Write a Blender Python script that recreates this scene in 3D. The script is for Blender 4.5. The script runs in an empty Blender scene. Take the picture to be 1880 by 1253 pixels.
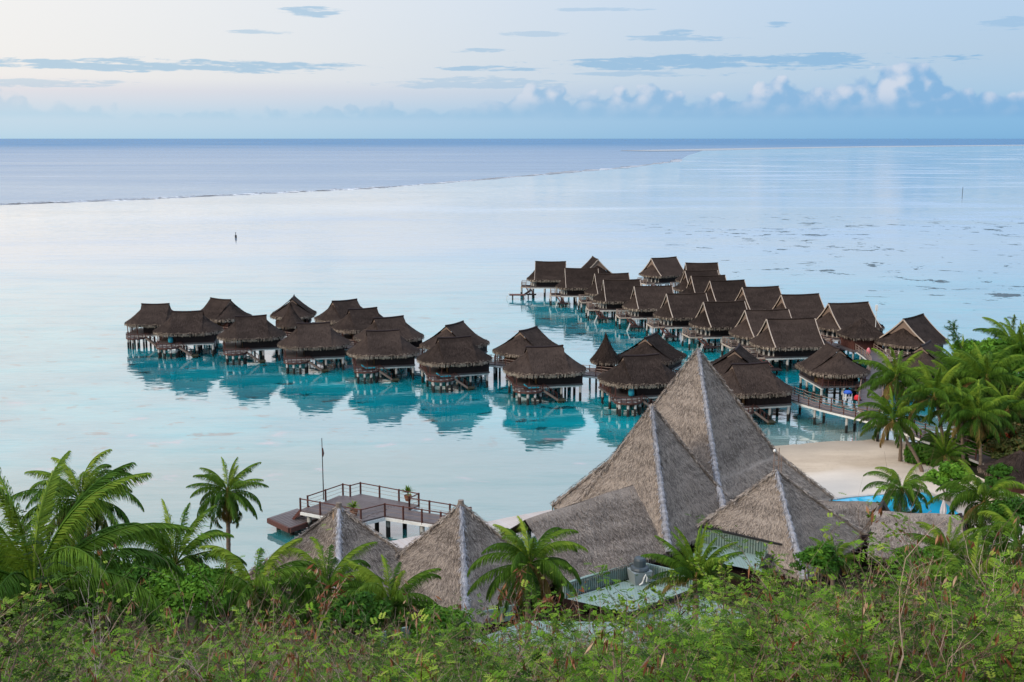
import bpy, math, random
import numpy as np
from mathutils import Vector, Matrix

rnd = random.Random(7)
rng = np.random.default_rng(7)
scene = bpy.context.scene
COL = scene.collection
PI = math.pi
R = math.radians

# ------------------------------------------------------------------ camera
F_PX, CAM_H = 2089.0, 33.0
PITCH = math.atan(372.5 / F_PX)
cam_d = bpy.data.cameras.new('camera')
cam_d.lens = 40.0
cam_d.sensor_width = 36.0
cam_d.clip_start = 0.5
cam_d.clip_end = 120000
cam = bpy.data.objects.new('camera', cam_d)
cam.location = (0, 0, CAM_H)
cam.rotation_euler = (PI / 2 - PITCH, 0, 0)
COL.objects.link(cam)
scene.camera = cam


def ray(px, py):
    a = (px - 940) / F_PX
    b = -(py - 626.5) / F_PX
    return (a, math.cos(PITCH) + b * math.sin(PITCH), -math.sin(PITCH) + b * math.cos(PITCH))


def at_z(px, py, z):
    d = ray(px, py)
    t = (z - CAM_H) / d[2]
    return (d[0] * t, d[1] * t, z)


def at_y(px, py, Y):
    d = ray(px, py)
    t = Y / d[1]
    return (d[0] * t, Y, CAM_H + d[2] * t)


# ------------------------------------------------------------------ node helpers
class NG:
    """small expression builder over a node tree"""

    def __init__(self, tree):
        self.t = tree
        self.n = tree.nodes
        self.l = tree.links

    def put(self, sock, v):
        if isinstance(v, bpy.types.NodeSocket):
            self.l.new(v, sock)
        elif v is not None:
            if sock.type in ('RGBA',) and len(v) == 3:
                v = (*v, 1)
            sock.default_value = v

    def m(self, op, a, b=None, c=None, clamp=False):
        n = self.n.new('ShaderNodeMath')
        n.operation = op
        n.use_clamp = clamp
        self.put(n.inputs[0], a)
        if b is not None:
            self.put(n.inputs[1], b)
        if c is not None:
            self.put(n.inputs[2], c)
        return n.outputs[0]

    def add(self, a, b): return self.m('ADD', a, b)
    def sub(self, a, b): return self.m('SUBTRACT', a, b)
    def mul(self, a, b): return self.m('MULTIPLY', a, b)
    def div(self, a, b): return self.m('DIVIDE', a, b)
    def mx(self, a, b): return self.m('MAXIMUM', a, b)
    def mn(self, a, b): return self.m('MINIMUM', a, b)

    def step(self, v, a, b, o0=0.0, o1=1.0):
        n = self.n.new('ShaderNodeMapRange')
        n.interpolation_type = 'SMOOTHSTEP'
        self.put(n.inputs['Value'], v)
        n.inputs['From Min'].default_value = a
        n.inputs['From Max'].default_value = b
        n.inputs['To Min'].default_value = o0
        n.inputs['To Max'].default_value = o1
        return n.outputs[0]

    def lin(self, v, a, b, o0=0.0, o1=1.0):
        n = self.n.new('ShaderNodeMapRange')
        self.put(n.inputs['Value'], v)
        n.inputs['From Min'].default_value = a
        n.inputs['From Max'].default_value = b
        n.inputs['To Min'].default_value = o0
        n.inputs['To Max'].default_value = o1
        return n.outputs[0]

    def xyz(self, x, y, z=0.0):
        n = self.n.new('ShaderNodeCombineXYZ')
        self.put(n.inputs[0], x)
        self.put(n.inputs[1], y)
        self.put(n.inputs[2], z)
        return n.outputs[0]

    def sep(self, v):
        n = self.n.new('ShaderNodeSeparateXYZ')
        self.put(n.inputs[0], v)
        return n.outputs

    def noise(self, vec, scale=1.0, detail=2.0, rough=0.5, dist=0.0, color=False):
        n = self.n.new('ShaderNodeTexNoise')
        self.put(n.inputs['Vector'], vec)
        n.inputs['Scale'].default_value = scale
        n.inputs['Detail'].default_value = detail
        n.inputs['Roughness'].default_value = rough
        n.inputs['Distortion'].default_value = dist
        return n.outputs['Color' if color else 'Fac']

    def ramp(self, fac, stops, interp='LINEAR'):
        n = self.n.new('ShaderNodeValToRGB')
        cr = n.color_ramp
        cr.interpolation = interp
        while len(cr.elements) < len(stops):
            cr.elements.new(0.5)
        for e, (p, c) in zip(cr.elements, stops):
            e.position = p
            e.color = (*c, 1) if len(c) == 3 else c
        self.put(n.inputs[0], fac)
        return n.outputs[0]

    def mix(self, f, a, b):
        n = self.n.new('ShaderNodeMix')
        n.data_type = 'RGBA'
        self.put(n.inputs[0], f)
        self.put(n.inputs[6], a)
        self.put(n.inputs[7], b)
        return n.outputs[2]

    def vm(self, op, a, b=None):
        n = self.n.new('ShaderNodeVectorMath')
        n.operation = op
        self.put(n.inputs[0], a)
        if b is not None:
            self.put(n.inputs[1], b)
        return n.outputs[0]

    def scale(self, v, s):
        n = self.n.new('ShaderNodeVectorMath')
        n.operation = 'SCALE'
        self.put(n.inputs[0], v)
        self.put(n.inputs[3], s)
        return n.outputs[0]

    def pos(self): return self.n.new('ShaderNodeNewGeometry').outputs['Position']
    def obj(self): return self.n.new('ShaderNodeTexCoord').outputs['Object']

    def attr(self, name):
        n = self.n.new('ShaderNodeAttribute')
        n.attribute_name = name
        return n.outputs['Fac']

    def bump(self, h, strength=0.5, dist=0.05):
        n = self.n.new('ShaderNodeBump')
        n.inputs['Strength'].default_value = strength
        n.inputs['Distance'].default_value = dist
        self.put(n.inputs['Height'], h)
        return n.outputs[0]

    def principled(self, color, rough=0.8, spec=0.3, normal=None, metallic=0.0):
        n = self.n.new('ShaderNodeBsdfPrincipled')
        self.put(n.inputs['Base Color'], color)
        self.put(n.inputs['Roughness'], rough)
        n.inputs['Specular IOR Level'].default_value = spec
        n.inputs['Metallic'].default_value = metallic
        if normal is not None:
            self.put(n.inputs['Normal'], normal)
        return n.outputs[0]

    def out(self, s):
        o = self.n.new('ShaderNodeOutputMaterial')
        self.l.new(s, o.inputs[0])


def new_mat(name):
    m = bpy.data.materials.new(name)
    m.use_nodes = True
    m.node_tree.nodes.clear()
    return m, NG(m.node_tree)


def s2l(r, g, b):
    def f(c):
        c /= 255
        return c / 12.92 if c <= 0.04045 else ((c + 0.055) / 1.055) ** 2.4
    return (f(r), f(g), f(b))


# ------------------------------------------------------------------ materials
M = {}


def wood_mat(name, c0, c1, rough=0.7, along=(0.6, 6, 6)):
    m, g = new_mat(name)
    o = g.obj()
    n1 = g.noise(g.vm('MULTIPLY', o, along), 2.0, 4, 0.6)
    n2 = g.noise(g.pos(), 0.35, 2)
    f = g.m('ADD', g.mul(n1, 0.7), g.mul(n2, 0.4))
    c = g.ramp(f, [(0.3, c0), (0.75, c1)])
    g.out(g.principled(c, rough, 0.25, g.bump(n1, 0.3, 0.02)))
    M[name] = m


wood_mat('dark_wood', (0.010, 0.005, 0.0055), (0.024, 0.012, 0.012))
wood_mat('red_wood', (0.055, 0.020, 0.017), (0.12, 0.050, 0.040))
wood_mat('rail_wood', (0.16, 0.11, 0.09), (0.30, 0.22, 0.18))
wood_mat('tan_wood', (0.20, 0.11, 0.05), (0.40, 0.25, 0.13))
wood_mat('gable_wood', (0.13, 0.09, 0.07), (0.26, 0.19, 0.15))
wood_mat('barge_wood', (0.32, 0.25, 0.20), (0.52, 0.44, 0.37))
wood_mat('deck_wood', (0.058, 0.048, 0.050), (0.15, 0.125, 0.125), 0.5)
wood_mat('pale_deck', (0.32, 0.28, 0.26), (0.52, 0.47, 0.44))
wood_mat('white_paint', (0.55, 0.54, 0.52), (0.78, 0.78, 0.76), 0.6, (1, 1, 1))
wood_mat('trunk_bark', (0.10, 0.075, 0.055), (0.27, 0.21, 0.16), 0.9, (1, 1, 6))
wood_mat('red_wall', (0.05, 0.012, 0.012), (0.11, 0.03, 0.026))


def plain_mat(name, c, rough=0.6, spec=0.4, var=0.25):
    m, g = new_mat(name)
    n = g.noise(g.pos(), 1.7, 3)
    d = tuple(x * (1 - var) for x in c)
    g.out(g.principled(g.mix(n, d, c), rough, spec))
    M[name] = m


plain_mat('turquoise_cloth', (0.03, 0.38, 0.52))
plain_mat('blue_plastic', (0.02, 0.10, 0.50))
plain_mat('red_plastic', (0.70, 0.02, 0.03))
plain_mat('pink_cloth', (0.65, 0.18, 0.20))
plain_mat('parasol_cloth', (0.72, 0.66, 0.66), 0.9)
plain_mat('grey_steel', (0.24, 0.28, 0.29), 0.45)
plain_mat('dark_steel', (0.055, 0.075, 0.09), 0.5)
plain_mat('black_steel', (0.015, 0.015, 0.017), 0.5)
plain_mat('clay_pot', (0.26, 0.11, 0.06), 0.8)
plain_mat('bulb_glass', (0.85, 0.95, 0.9), 0.3)
plain_mat('glazing', (0.03, 0.035, 0.04), 0.15, 0.5)
plain_mat('curtain', (0.66, 0.64, 0.58), 0.9)
plain_mat('pool_tile', (0.55, 0.50, 0.45), 0.7)
plain_mat('mossy_concrete', (0.05, 0.05, 0.03), 0.9)

# stilts: pale concrete, dark and wet near the waterline
m, g = new_mat('stilt_concrete')
z = g.sep(g.pos())[2]
n = g.noise(g.pos(), 2.5, 3)
f = g.step(g.add(z, g.mul(n, 0.5)), 1.10, 1.30)
c = g.mix(f, (0.014, 0.014, 0.013), g.mix(n, (0.26, 0.26, 0.25), (0.48, 0.48, 0.46)))
g.out(g.principled(c, 0.75))
M['stilt_concrete'] = m


def thatch_mat(name, c_dark, c_mid, c_light, scl=1.0, bump=0.6, band=0.0):
    m, g = new_mat(name)
    o = g.obj()
    p = g.pos()
    fib = g.noise(g.vm('MULTIPLY', o, (9 * scl, 9 * scl, 3.0 * scl)), 1.0, 5, 0.75)
    blot = g.noise(g.vm('MULTIPLY', p, (0.35, 0.35, 0.8)), 1.0, 3, 0.6)
    t = g.attr('t')
    f = g.add(g.add(g.mul(fib, 0.75), g.mul(blot, 0.45)), g.mul(g.sub(t, 0.5), 0.5))
    oi = g.n.new('ShaderNodeObjectInfo').outputs['Random']
    f = g.add(f, g.mul(g.sub(oi, 0.5), 0.22))
    if band:
        zz = g.sep(o)[2]
        w = g.noise(g.xyz(0.0, g.mul(g.noise(p, 0.25, 1), 1.5), g.mul(zz, 1.6)), 1.0, 2)
        f = g.add(f, g.mul(g.sub(w, 0.5), band))
    c = g.ramp(f, [(0.28, c_dark), (0.55, c_mid), (0.85, c_light)])
    g.out(g.principled(c, 0.95, 0.08, g.bump(fib, bump, 0.08)))
    M[name] = m


thatch_mat('bungalow_thatch', (0.010, 0.007, 0.006), (0.029, 0.0205, 0.017), (0.070, 0.050, 0.041), 1.0, 0.5, 0.16)
thatch_mat('fringe_thatch', (0.08, 0.062, 0.05), (0.19, 0.15, 0.12), (0.36, 0.30, 0.24), 1.6)
thatch_mat('lodge_thatch', (0.070, 0.057, 0.049), (0.195, 0.162, 0.138), (0.41, 0.345, 0.29), 1.5, 0.9, 0.45)
thatch_mat('ridge_thatch', (0.15, 0.15, 0.165), (0.32, 0.32, 0.345), (0.52, 0.52, 0.55), 1.6, 0.9)

# corrugated green roofing
m, g = new_mat('green_metal')
o = g.sep(g.obj())
w = g.m('SINE', g.mul(o[0], 34.0))
n = g.noise(g.pos(), 0.9, 4, 0.6)
n2 = g.noise(g.pos(), 7.0, 3)
c = g.mix(n, (0.165, 0.235, 0.21), (0.26, 0.335, 0.30))
c = g.mix(g.mul(g.step(w, -0.2, -0.9), 0.45), c, (0.10, 0.17, 0.17))
c = g.mix(g.step(n2, 0.62, 0.75), c, (0.25, 0.27, 0.24))
g.out(g.principled(c, 0.5, 0.4))
M['green_metal'] = m


def leaf_mat(name, stops, trans=0.22, noise_scale=0.8, tint=0.25):
    m, g = new_mat(name)
    t = g.attr('t')
    n = g.noise(g.pos(), noise_scale, 2)
    f = g.add(t, g.mul(g.sub(n, 0.5), tint))
    c = g.ramp(f, stops)
    d = g.principled(c, 0.6, 0.09)
    tr = g.n.new('ShaderNodeBsdfTranslucent')
    g.put(tr.inputs[0], g.mix(0.35, c, (0.16, 0.24, 0.02)))
    ms = g.n.new('ShaderNodeMixShader')
    ms.inputs[0].default_value = trans
    g.l.new(d, ms.inputs[1])
    g.l.new(tr.outputs[0], ms.inputs[2])
    g.out(ms.outputs[0])
    M[name] = m


leaf_mat('palm_leaf', [(0.0, (0.24, 0.33, 0.035)), (0.28, (0.085, 0.175, 0.016)), (0.60, (0.025, 0.072, 0.010)),
                       (0.82, (0.15, 0.155, 0.04)), (0.95, (0.28, 0.17, 0.06))])
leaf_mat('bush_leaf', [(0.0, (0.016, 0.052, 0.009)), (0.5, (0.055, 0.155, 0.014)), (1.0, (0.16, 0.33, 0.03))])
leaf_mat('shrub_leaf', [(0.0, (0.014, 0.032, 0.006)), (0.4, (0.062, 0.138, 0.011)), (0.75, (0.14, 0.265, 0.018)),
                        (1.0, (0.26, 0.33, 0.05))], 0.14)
leaf_mat('dead_leaf', [(0.0, (0.07, 0.02, 0.012)), (0.5, (0.20, 0.07, 0.035)), (0.85, (0.33, 0.17, 0.09)),
                       (1.0, (0.50, 0.36, 0.25))], 0.15)
leaf_mat('red_tree_leaf', [(0.0, (0.03, 0.045, 0.016)), (0.55, (0.075, 0.10, 0.028)), (0.85, (0.15, 0.10, 0.035)),
                           (1.0, (0.42, 0.06, 0.02))])
leaf_mat('twig', [(0.0, (0.030, 0.018, 0.014)), (0.4, (0.12, 0.075, 0.055)), (1.0, (0.42, 0.32, 0.25))], 0.0)

# sand
m, g = new_mat('beach_sand')
p = g.pos()
n = g.noise(p, 0.25, 4, 0.6)
rip = g.noise(g.vm('MULTIPLY', p, (0.10, 0.55, 1)), 1.0, 3, 0.6)
fine = g.noise(p, 2.6, 4, 0.75)
z = g.sep(p)[2]
c = g.ramp(g.add(g.mul(n, 0.5), g.mul(rip, 0.5)), [(0.3, (0.38, 0.30, 0.22)), (0.7, (0.56, 0.46, 0.35))])
c = g.mix(g.step(fine, 0.52, 0.72, 0, 0.45), c, (0.30, 0.24, 0.19))
c = g.mix(g.step(z, 0.62, 0.80, 0, 0.55), c, (0.74, 0.66, 0.57))
c = g.mix(g.step(z, 0.42, 0.05, 0, 0.75), c, (0.28, 0.235, 0.185))
g.out(g.principled(c, 0.95, 0.1, g.bump(fine, 0.5, 0.05)))
M['beach_sand'] = m

m, g = new_mat('soil')
p = g.pos()
n = g.noise(p, 0.6, 5, 0.7)
n2 = g.noise(p, 5, 3, 0.7)
c = g.ramp(g.add(g.mul(n, 0.6), g.mul(n2, 0.4)), [(0.35, (0.012, 0.014, 0.007)), (0.5, (0.03, 0.028, 0.014)), (0.7, (0.07, 0.05, 0.035))])
g.out(g.principled(c, 0.95, 0.1, g.bump(n2, 0.8, 0.1)))
M['soil'] = m


# ------------------------------------------------------------------ water
def water_mat(name, kind):
    m, g = new_mat(name)
    p = g.pos()
    x, y, _z = g.sep(p)
    dist = g.m('SQRT', g.add(g.mul(x, x), g.mul(y, y)))
    ca = g.scale(g.vm('SUBTRACT', g.noise(g.xyz(g.mul(x, 0.42), g.mul(y, 1.9)), 1.1, 3, 0.6, 0, True), (0.5, 0.5, 0.5)), 1.0)
    cb = g.scale(g.vm('SUBTRACT', g.noise(g.xyz(g.mul(x, 0.12), g.mul(y, 0.3)), 1.0, 2, 0.5, 0, True), (0.5, 0.5, 0.5)), 1.0)
    amp = {'lagoon': (0.10, 0.022), 'ocean': (0.30, 0.20), 'pool': (0.05, 0.02)}[kind]
    v = g.vm('ADD', g.scale(ca, amp[0]), g.scale(cb, amp[1]))
    v = g.vm('MULTIPLY', v, (1.0, 1.0, 0.0))
    nrm = g.vm('NORMALIZE', g.vm('ADD', v, (0, 0, 1)))
    fr = g.n.new('ShaderNodeFresnel')
    fr.inputs['IOR'].default_value = 1.33
    g.l.new(nrm, fr.inputs['Normal'])
    gl = g.n.new('ShaderNodeBsdfGlossy')
    df = g.n.new('ShaderNodeBsdfDiffuse')
    g.l.new(nrm, gl.inputs['Normal'])
    mixs = g.n.new('ShaderNodeMixShader')
    if kind == 'lagoon':
        shal = g.attr('shal')
        fac = g.m('POWER', fr.outputs[0], 0.285)
        # wind-ruffled streaks and calmer bands
        st = g.noise(g.xyz(g.mul(x, 0.006), g.mul(y, 0.020), 3.0), 1.0, 5, 0.62, 0.6)
        st2 = g.noise(g.xyz(g.mul(x, 0.05), g.mul(y, 0.22), 1.0), 1.0, 4, 0.7)
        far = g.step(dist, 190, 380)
        ruff = g.mul(g.step(st, 0.47, 0.64), g.mul(far, g.sub(1.0, g.mul(shal, 0.85))))
        ruff = g.mul(ruff, g.step(x, -250, 330, 0.35, 1.0))
        fac = g.mul(fac, g.sub(1.0, g.mul(ruff, 0.42)))
        fac = g.mul(fac, g.sub(1.0, g.mul(g.step(st2, 0.45, 0.70), 0.16)))
        # bottom seen through the water
        bl = g.noise(g.xyz(g.mul(x, 0.05), g.mul(y, 0.05), 7.0), 1.0, 3, 0.6)
        c = g.mix(g.step(bl, 0.35, 0.7), (0.002, 0.27, 0.34), (0.004, 0.40, 0.46))
        coral = g.noise(g.xyz(g.mul(x, 0.22), g.mul(y, 0.30), 2.0), 1.0, 4, 0.62, 0.3)
        nearz = g.step(dist, 260, 200)
        c = g.mix(g.mul(g.step(coral, 0.60, 0.66), g.mul(nearz, 0.85)), c, (0.004, 0.045, 0.06))
        c = g.mix(g.step(dist, 132, 112), c, (0.04, 0.23, 0.24))
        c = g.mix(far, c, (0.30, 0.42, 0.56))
        c = g.mix(g.m('MULTIPLY', shal, 0.9), c, (0.78, 0.80, 0.80))
        # bottom near the beach turns sandy
        shore = g.attr('shore')
        c = g.mix(g.mul(shore, 0.85), c, (0.46, 0.50, 0.42))
        shb = g.mul(shal, g.step(g.noise(g.xyz(g.mul(x, 0.004), g.mul(y, 0.018), 21.0), 1.0, 4, 0.6, 0.5), 0.25, 0.60, 0.45, 1.0))
        bars = g.mul(g.step(g.noise(g.xyz(g.mul(x, 0.0018), g.mul(y, 0.0065), 31.0), 1.0, 4, 0.6, 0.6), 0.52, 0.68), g.step(dist, 260, 620))
        shb = g.mx(shb, g.mul(bars, 0.9))
        fac = g.m('MAXIMUM', fac, g.mul(shb, 0.95))
        c = g.mix(g.mul(bars, 0.7), c, (0.72, 0.76, 0.78))
        # coral heads breaking the surface on the right-hand flats
        fl = g.noise(g.xyz(g.mul(x, 0.11), g.mul(y, 0.13), 5.0), 1.0, 4, 0.7, 0.4)
        fl2 = g.noise(g.xyz(g.mul(x, 0.018), g.mul(y, 0.018), 9.0), 1.0, 2, 0.5)
        reg = g.mul(g.mul(g.step(dist, 205, 270), g.step(dist, 560, 430)), g.step(g.sub(x, g.mul(y, 0.02)), 10, 110))
        thr = g.add(g.sub(0.628, g.mul(reg, 0.05)), g.sub(0.06, g.mul(g.step(fl2, 0.40, 0.58), 0.07)))
        fleck = g.mul(g.step(g.sub(fl, thr), 0.0, 0.02), g.step(reg, 0.05, 0.3))
        c = g.mix(fleck, c, (0.05, 0.075, 0.09))
        fac = g.mul(fac, g.sub(1.0, g.mul(fleck, 0.75)))
        # purple-grey patches of weed floating in the near lagoon
        pk = g.noise(g.xyz(g.mul(x, 0.10), g.mul(y, 0.16), 11.0), 1.0, 4, 0.65)
        pm = g.mul(g.step(pk, 0.60, 0.70), g.step(dist, 175, 150))
        fac = g.mul(fac, g.sub(1.0, g.mul(pm, 0.13)))
        c = g.mix(g.mul(pm, 0.8), c, (0.42, 0.36, 0.40))
        g.put(gl.inputs['Roughness'], g.add(0.03, g.mul(ruff, 0.15)))
        gl.inputs[0].default_value = (0.985, 0.965, 0.945, 1)
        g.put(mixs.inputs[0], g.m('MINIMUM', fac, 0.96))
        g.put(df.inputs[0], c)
    elif kind == 'ocean':
        st = g.noise(g.xyz(g.mul(x, 0.0012), g.mul(y, 0.006), 3.0), 1.0, 6, 0.66, 0.5)
        fo = g.noise(g.xyz(g.mul(x, 0.0035), g.mul(y, 0.03), 8.0), 1.0, 3, 0.6)
        deep = g.step(dist, 900, 7000)
        c = g.mix(deep, (0.19, 0.26, 0.36), (0.075, 0.19, 0.33))
        foam = g.mul(g.step(fo, 0.67, 0.74), g.step(dist, 5000, 1500))
        c = g.mix(g.mul(foam, 0.6), c, (0.8, 0.8, 0.82))
        fac = g.sub(g.add(g.step(dist, 1500, 600, 0.55, 0.68), g.mul(g.sub(st, 0.5), 1.0)), g.mul(deep, 0.30))
        g.put(mixs.inputs[0], g.m('MINIMUM', g.m('MAXIMUM', fac, 0.15), 0.85))
        g.put(df.inputs[0], c)
        gl.inputs['Roughness'].default_value = 0.18
        gl.inputs[0].default_value = (0.74, 0.81, 0.89, 1)
    else:
        g.put(mixs.inputs[0], g.m('POWER', fr.outputs[0], 0.55))
        g.put(df.inputs[0], (0.02, 0.50, 0.76))
        gl.inputs['Roughness'].default_value = 0.05
    g.l.new(df.outputs[0], mixs.inputs[1])
    g.l.new(gl.outputs[0], mixs.inputs[2])
    g.out(mixs.outputs[0])
    M[name] = m


water_mat('lagoon_water', 'lagoon')
water_mat('ocean_water', 'ocean')
water_mat('pool_water', 'pool')

m, g = new_mat('reef_rock')
n = g.noise(g.vm('MULTIPLY', g.pos(), (0.035, 0.22, 1)), 1.0, 5, 0.7)
c = g.ramp(n, [(0.40, (0.035, 0.033, 0.03)), (0.47, (0.15, 0.16, 0.18)), (0.55, (0.38, 0.43, 0.50)), (0.60, (0.80, 0.81, 0.82))])
g.out(g.principled(c, 0.8))
M['reef_rock'] = m


# ------------------------------------------------------------------ mesh building
class MB:
    def __init__(self):
        self.v, self.f, self.mi, self.t = [], [], [], []
        self.q = []      # numpy batches of quads: (verts (n,4,3), t (n,), material index)

    def add(self, vs, fs, mat=0, t=0.5):
        b = len(self.v)
        self.v.extend([tuple(p) for p in vs])
        self.t.extend([t] * len(vs))
        for f in fs:
            self.f.append(tuple(b + i for i in f))
            self.mi.append(mat)

    def quads(self, arr, t, mat=0):
        if len(arr):
            self.q.append((np.asarray(arr, float), np.asarray(t, float), mat))

    def box(self, c, s, rz=0.0, mat=0, t=0.5):
        cx, cy, cz = c
        hx, hy, hz = s[0] / 2, s[1] / 2, s[2] / 2
        ca, sa = math.cos(rz), math.sin(rz)
        vs = []
        for dz in (-hz, hz):
            for dx, dy in ((-hx, -hy), (hx, -hy), (hx, hy), (-hx, hy)):
                vs.append((cx + dx * ca - dy * sa, cy + dx * sa + dy * ca, cz + dz))
        self.add(vs, [(3, 2, 1, 0), (4, 5, 6, 7), (0, 1, 5, 4), (1, 2, 6, 5), (2, 3, 7, 6), (3, 0, 4, 7)], mat, t)

    def beam(self, a, b, w, h, mat=0, t=0.5):
        a, b = Vector(a), Vector(b)
        d = (b - a)
        if d.length < 1e-6:
            return
        d.normalize()
        up = Vector((0, 0, 1)) if abs(d.z) < 0.95 else Vector((0, 1, 0))
        s = d.cross(up).normalized() * (w / 2)
        u = s.cross(d).normalized() * (h / 2)
        vs = [p + i * s + j * u for p in (a, b) for i, j in ((-1, -1), (1, -1), (1, 1), (-1, 1))]
        self.add(vs, [(3, 2, 1, 0), (4, 5, 6, 7), (0, 1, 5, 4), (1, 2, 6, 5), (2, 3, 7, 6), (3, 0, 4, 7)], mat, t)

    def tube(self, pts, rads, n=8, mat=0, t=0.5, cap=True):
        pts = [Vector(p) for p in pts]
        vs, fs = [], []
        for i, p in enumerate(pts):
            d = (pts[min(i + 1, len(pts) - 1)] - pts[max(i - 1, 0)])
            d = d.normalized() if d.length > 1e-9 else Vector((0, 0, 1))
            up = Vector((0, 0, 1)) if abs(d.z) < 0.9 else Vector((0, 1, 0))
            s = d.cross(up).normalized()
            u = s.cross(d).normalized()
            for k in range(n):
                a = 2 * PI * k / n
                vs.append(p + (s * math.cos(a) + u * math.sin(a)) * rads[i])
        for i in range(len(pts) - 1):
            for k in range(n):
                k2 = (k + 1) % n
                fs.append((i * n + k, i * n + k2, (i + 1) * n + k2, (i + 1) * n + k))
        if cap:
            fs.append(tuple(range(n))[::-1])
            fs.append(tuple((len(pts) - 1) * n + k for k in range(n)))
        self.add(vs, fs, mat, t)

    def lathe(self, prof, c=(0, 0, 0), n=14, mat=0, t=0.5):
        vs, fs = [], []
        for r, z in prof:
            for k in range(n):
                a = 2 * PI * k / n
                vs.append((c[0] + r * math.cos(a), c[1] + r * math.sin(a), c[2] + z))
        for i in range(len(prof) - 1):
            for k in range(n):
                k2 = (k + 1) % n
                fs.append((i * n + k, i * n + k2, (i + 1) * n + k2, (i + 1) * n + k))
        fs.append(tuple(range(n))[::-1])
        fs.append(tuple((len(prof) - 1) * n + k for k in range(n)))
        self.add(vs, fs, mat, t)

    def grid(self, fn, nu, nv, mat=0, t=0.5, skip=None, flip=False):
        vs = [fn(i / nu, j / nv) for i in range(nu + 1) for j in range(nv + 1)]
        fs = []
        for i in range(nu):
            for j in range(nv):
                if skip and skip((i + 0.5) / nu, (j + 0.5) / nv):
                    continue
                q = (i * (nv + 1) + j, (i + 1) * (nv + 1) + j, (i + 1) * (nv + 1) + j + 1, i * (nv + 1) + j + 1)
                fs.append(q[::-1] if flip else q)
        self.add(vs, fs, mat, t)

    def mesh(self, name, mats, smooth=False):
        nv0 = len(self.v)
        vl = [np.array(self.v, float).reshape(-1, 3)]
        tl = [np.array(self.t, float)]
        loops = [i for f in self.f for i in f]
        sizes = [len(f) for f in self.f]
        lp = [np.array(loops, np.int32)]
        sz = [np.array(sizes, np.int32)]
        mi = [np.array(self.mi, np.int32)]
        b = nv0
        for arr, t, mt in self.q:
            n = len(arr)
            vl.append(arr.reshape(-1, 3))
            tl.append(np.repeat(t, 4))
            lp.append(np.arange(b, b + 4 * n, dtype=np.int32))
            sz.append(np.full(n, 4, np.int32))
            mi.append(np.full(n, mt, np.int32))
            b += 4 * n
        V, T = np.concatenate(vl), np.concatenate(tl)
        LP, SZ, MI = np.concatenate(lp), np.concatenate(sz), np.concatenate(mi)
        me = bpy.data.meshes.new(name)
        me.vertices.add(len(V))
        me.vertices.foreach_set('co', V.ravel().astype(np.float32))
        me.loops.add(len(LP))
        me.loops.foreach_set('vertex_index', LP)
        me.polygons.add(len(SZ))
        st = np.concatenate([[0], np.cumsum(SZ)[:-1]]).astype(np.int32)
        me.polygons.foreach_set('loop_start', st)
        me.polygons.foreach_set('material_index', MI)
        me.polygons.foreach_set('use_smooth', np.full(len(SZ), bool(smooth)))
        a = me.attributes.new('t', 'FLOAT', 'POINT')
        a.data.foreach_set('value', T.astype(np.float32))
        for mm in (mats if isinstance(mats, (list, tuple)) else [mats]):
            me.materials.append(M[mm])
        me.update(calc_edges=True)
        me.validate()
        return me

    def build(self, name, mats, parent=None, smooth=False):
        o = bpy.data.objects.new(name, self.mesh(name, mats, smooth))
        COL.objects.link(o)
        if parent is not None:
            o.parent = parent
        return o


def tag(o, label=None, cat=None, group=None, kind=None):
    if label: o['label'] = label
    if cat: o['category'] = cat
    if group: o['group'] = group
    if kind: o['kind'] = kind
    return o


def empty(name, loc=(0, 0, 0), rz=0.0):
    o = bpy.data.objects.new(name, None)
    COL.objects.link(o)
    o.location = loc
    o.rotation_euler = (0, 0, rz)
    o.empty_display_size = 0.5
    return o


KIDS = {}


def copy_tree(o, parent=None):
    c = o.copy()
    COL.objects.link(c)
    if parent is not None:
        c.parent = parent
    for ch in list(o.children):
        copy_tree(ch, c)
    return c


def tufts(P, D, N, length, width, jitter=0.35, lift=0.03):
    """thin straw blades lying on a surface: points P, downslope D, normal N (n,3 each)"""
    n = len(P)
    S = np.cross(N, D)
    a = rng.normal(0, jitter, n)[:, None]
    d = D * np.cos(a) + S * np.sin(a)
    s = np.cross(N, d)
    L = (length * rng.uniform(0.6, 1.3, n))[:, None]
    w = (width * rng.uniform(0.6, 1.4, n))[:, None] / 2
    p0 = P + N * 0.012
    p1 = P + d * L + N * (lift * rng.uniform(0.3, 1.6, n))[:, None]
    return np.stack([p0 - s * w, p0 + s * w, p1 + s * w * 0.6, p1 - s * w * 0.6], 1)


def grid_samples(fn, n, keep=None):
    """random points on fn(u, v) with normal and d/dv direction"""
    out = []
    e = 1e-3
    for _ in range(n):
        u, v = rnd.random() * 0.998, rnd.random() ** 0.6 * 0.97
        if keep and not keep(u, v):
            continue
        p = Vector(fn(u, v))
        dv = (Vector(fn(u, v + e)) - p)
        du = (Vector(fn(u + e, v)) - p)
        nn = du.cross(dv)
        if nn.length < 1e-12 or dv.length < 1e-12:
            continue
        nn.normalize()
        if nn.z < 0:
            nn = -nn
        out.append((p, dv.normalized(), nn))
    A = np.array([[list(a), list(b), list(c)] for a, b, c in out])
    return A[:, 0], A[:, 1], A[:, 2]


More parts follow.
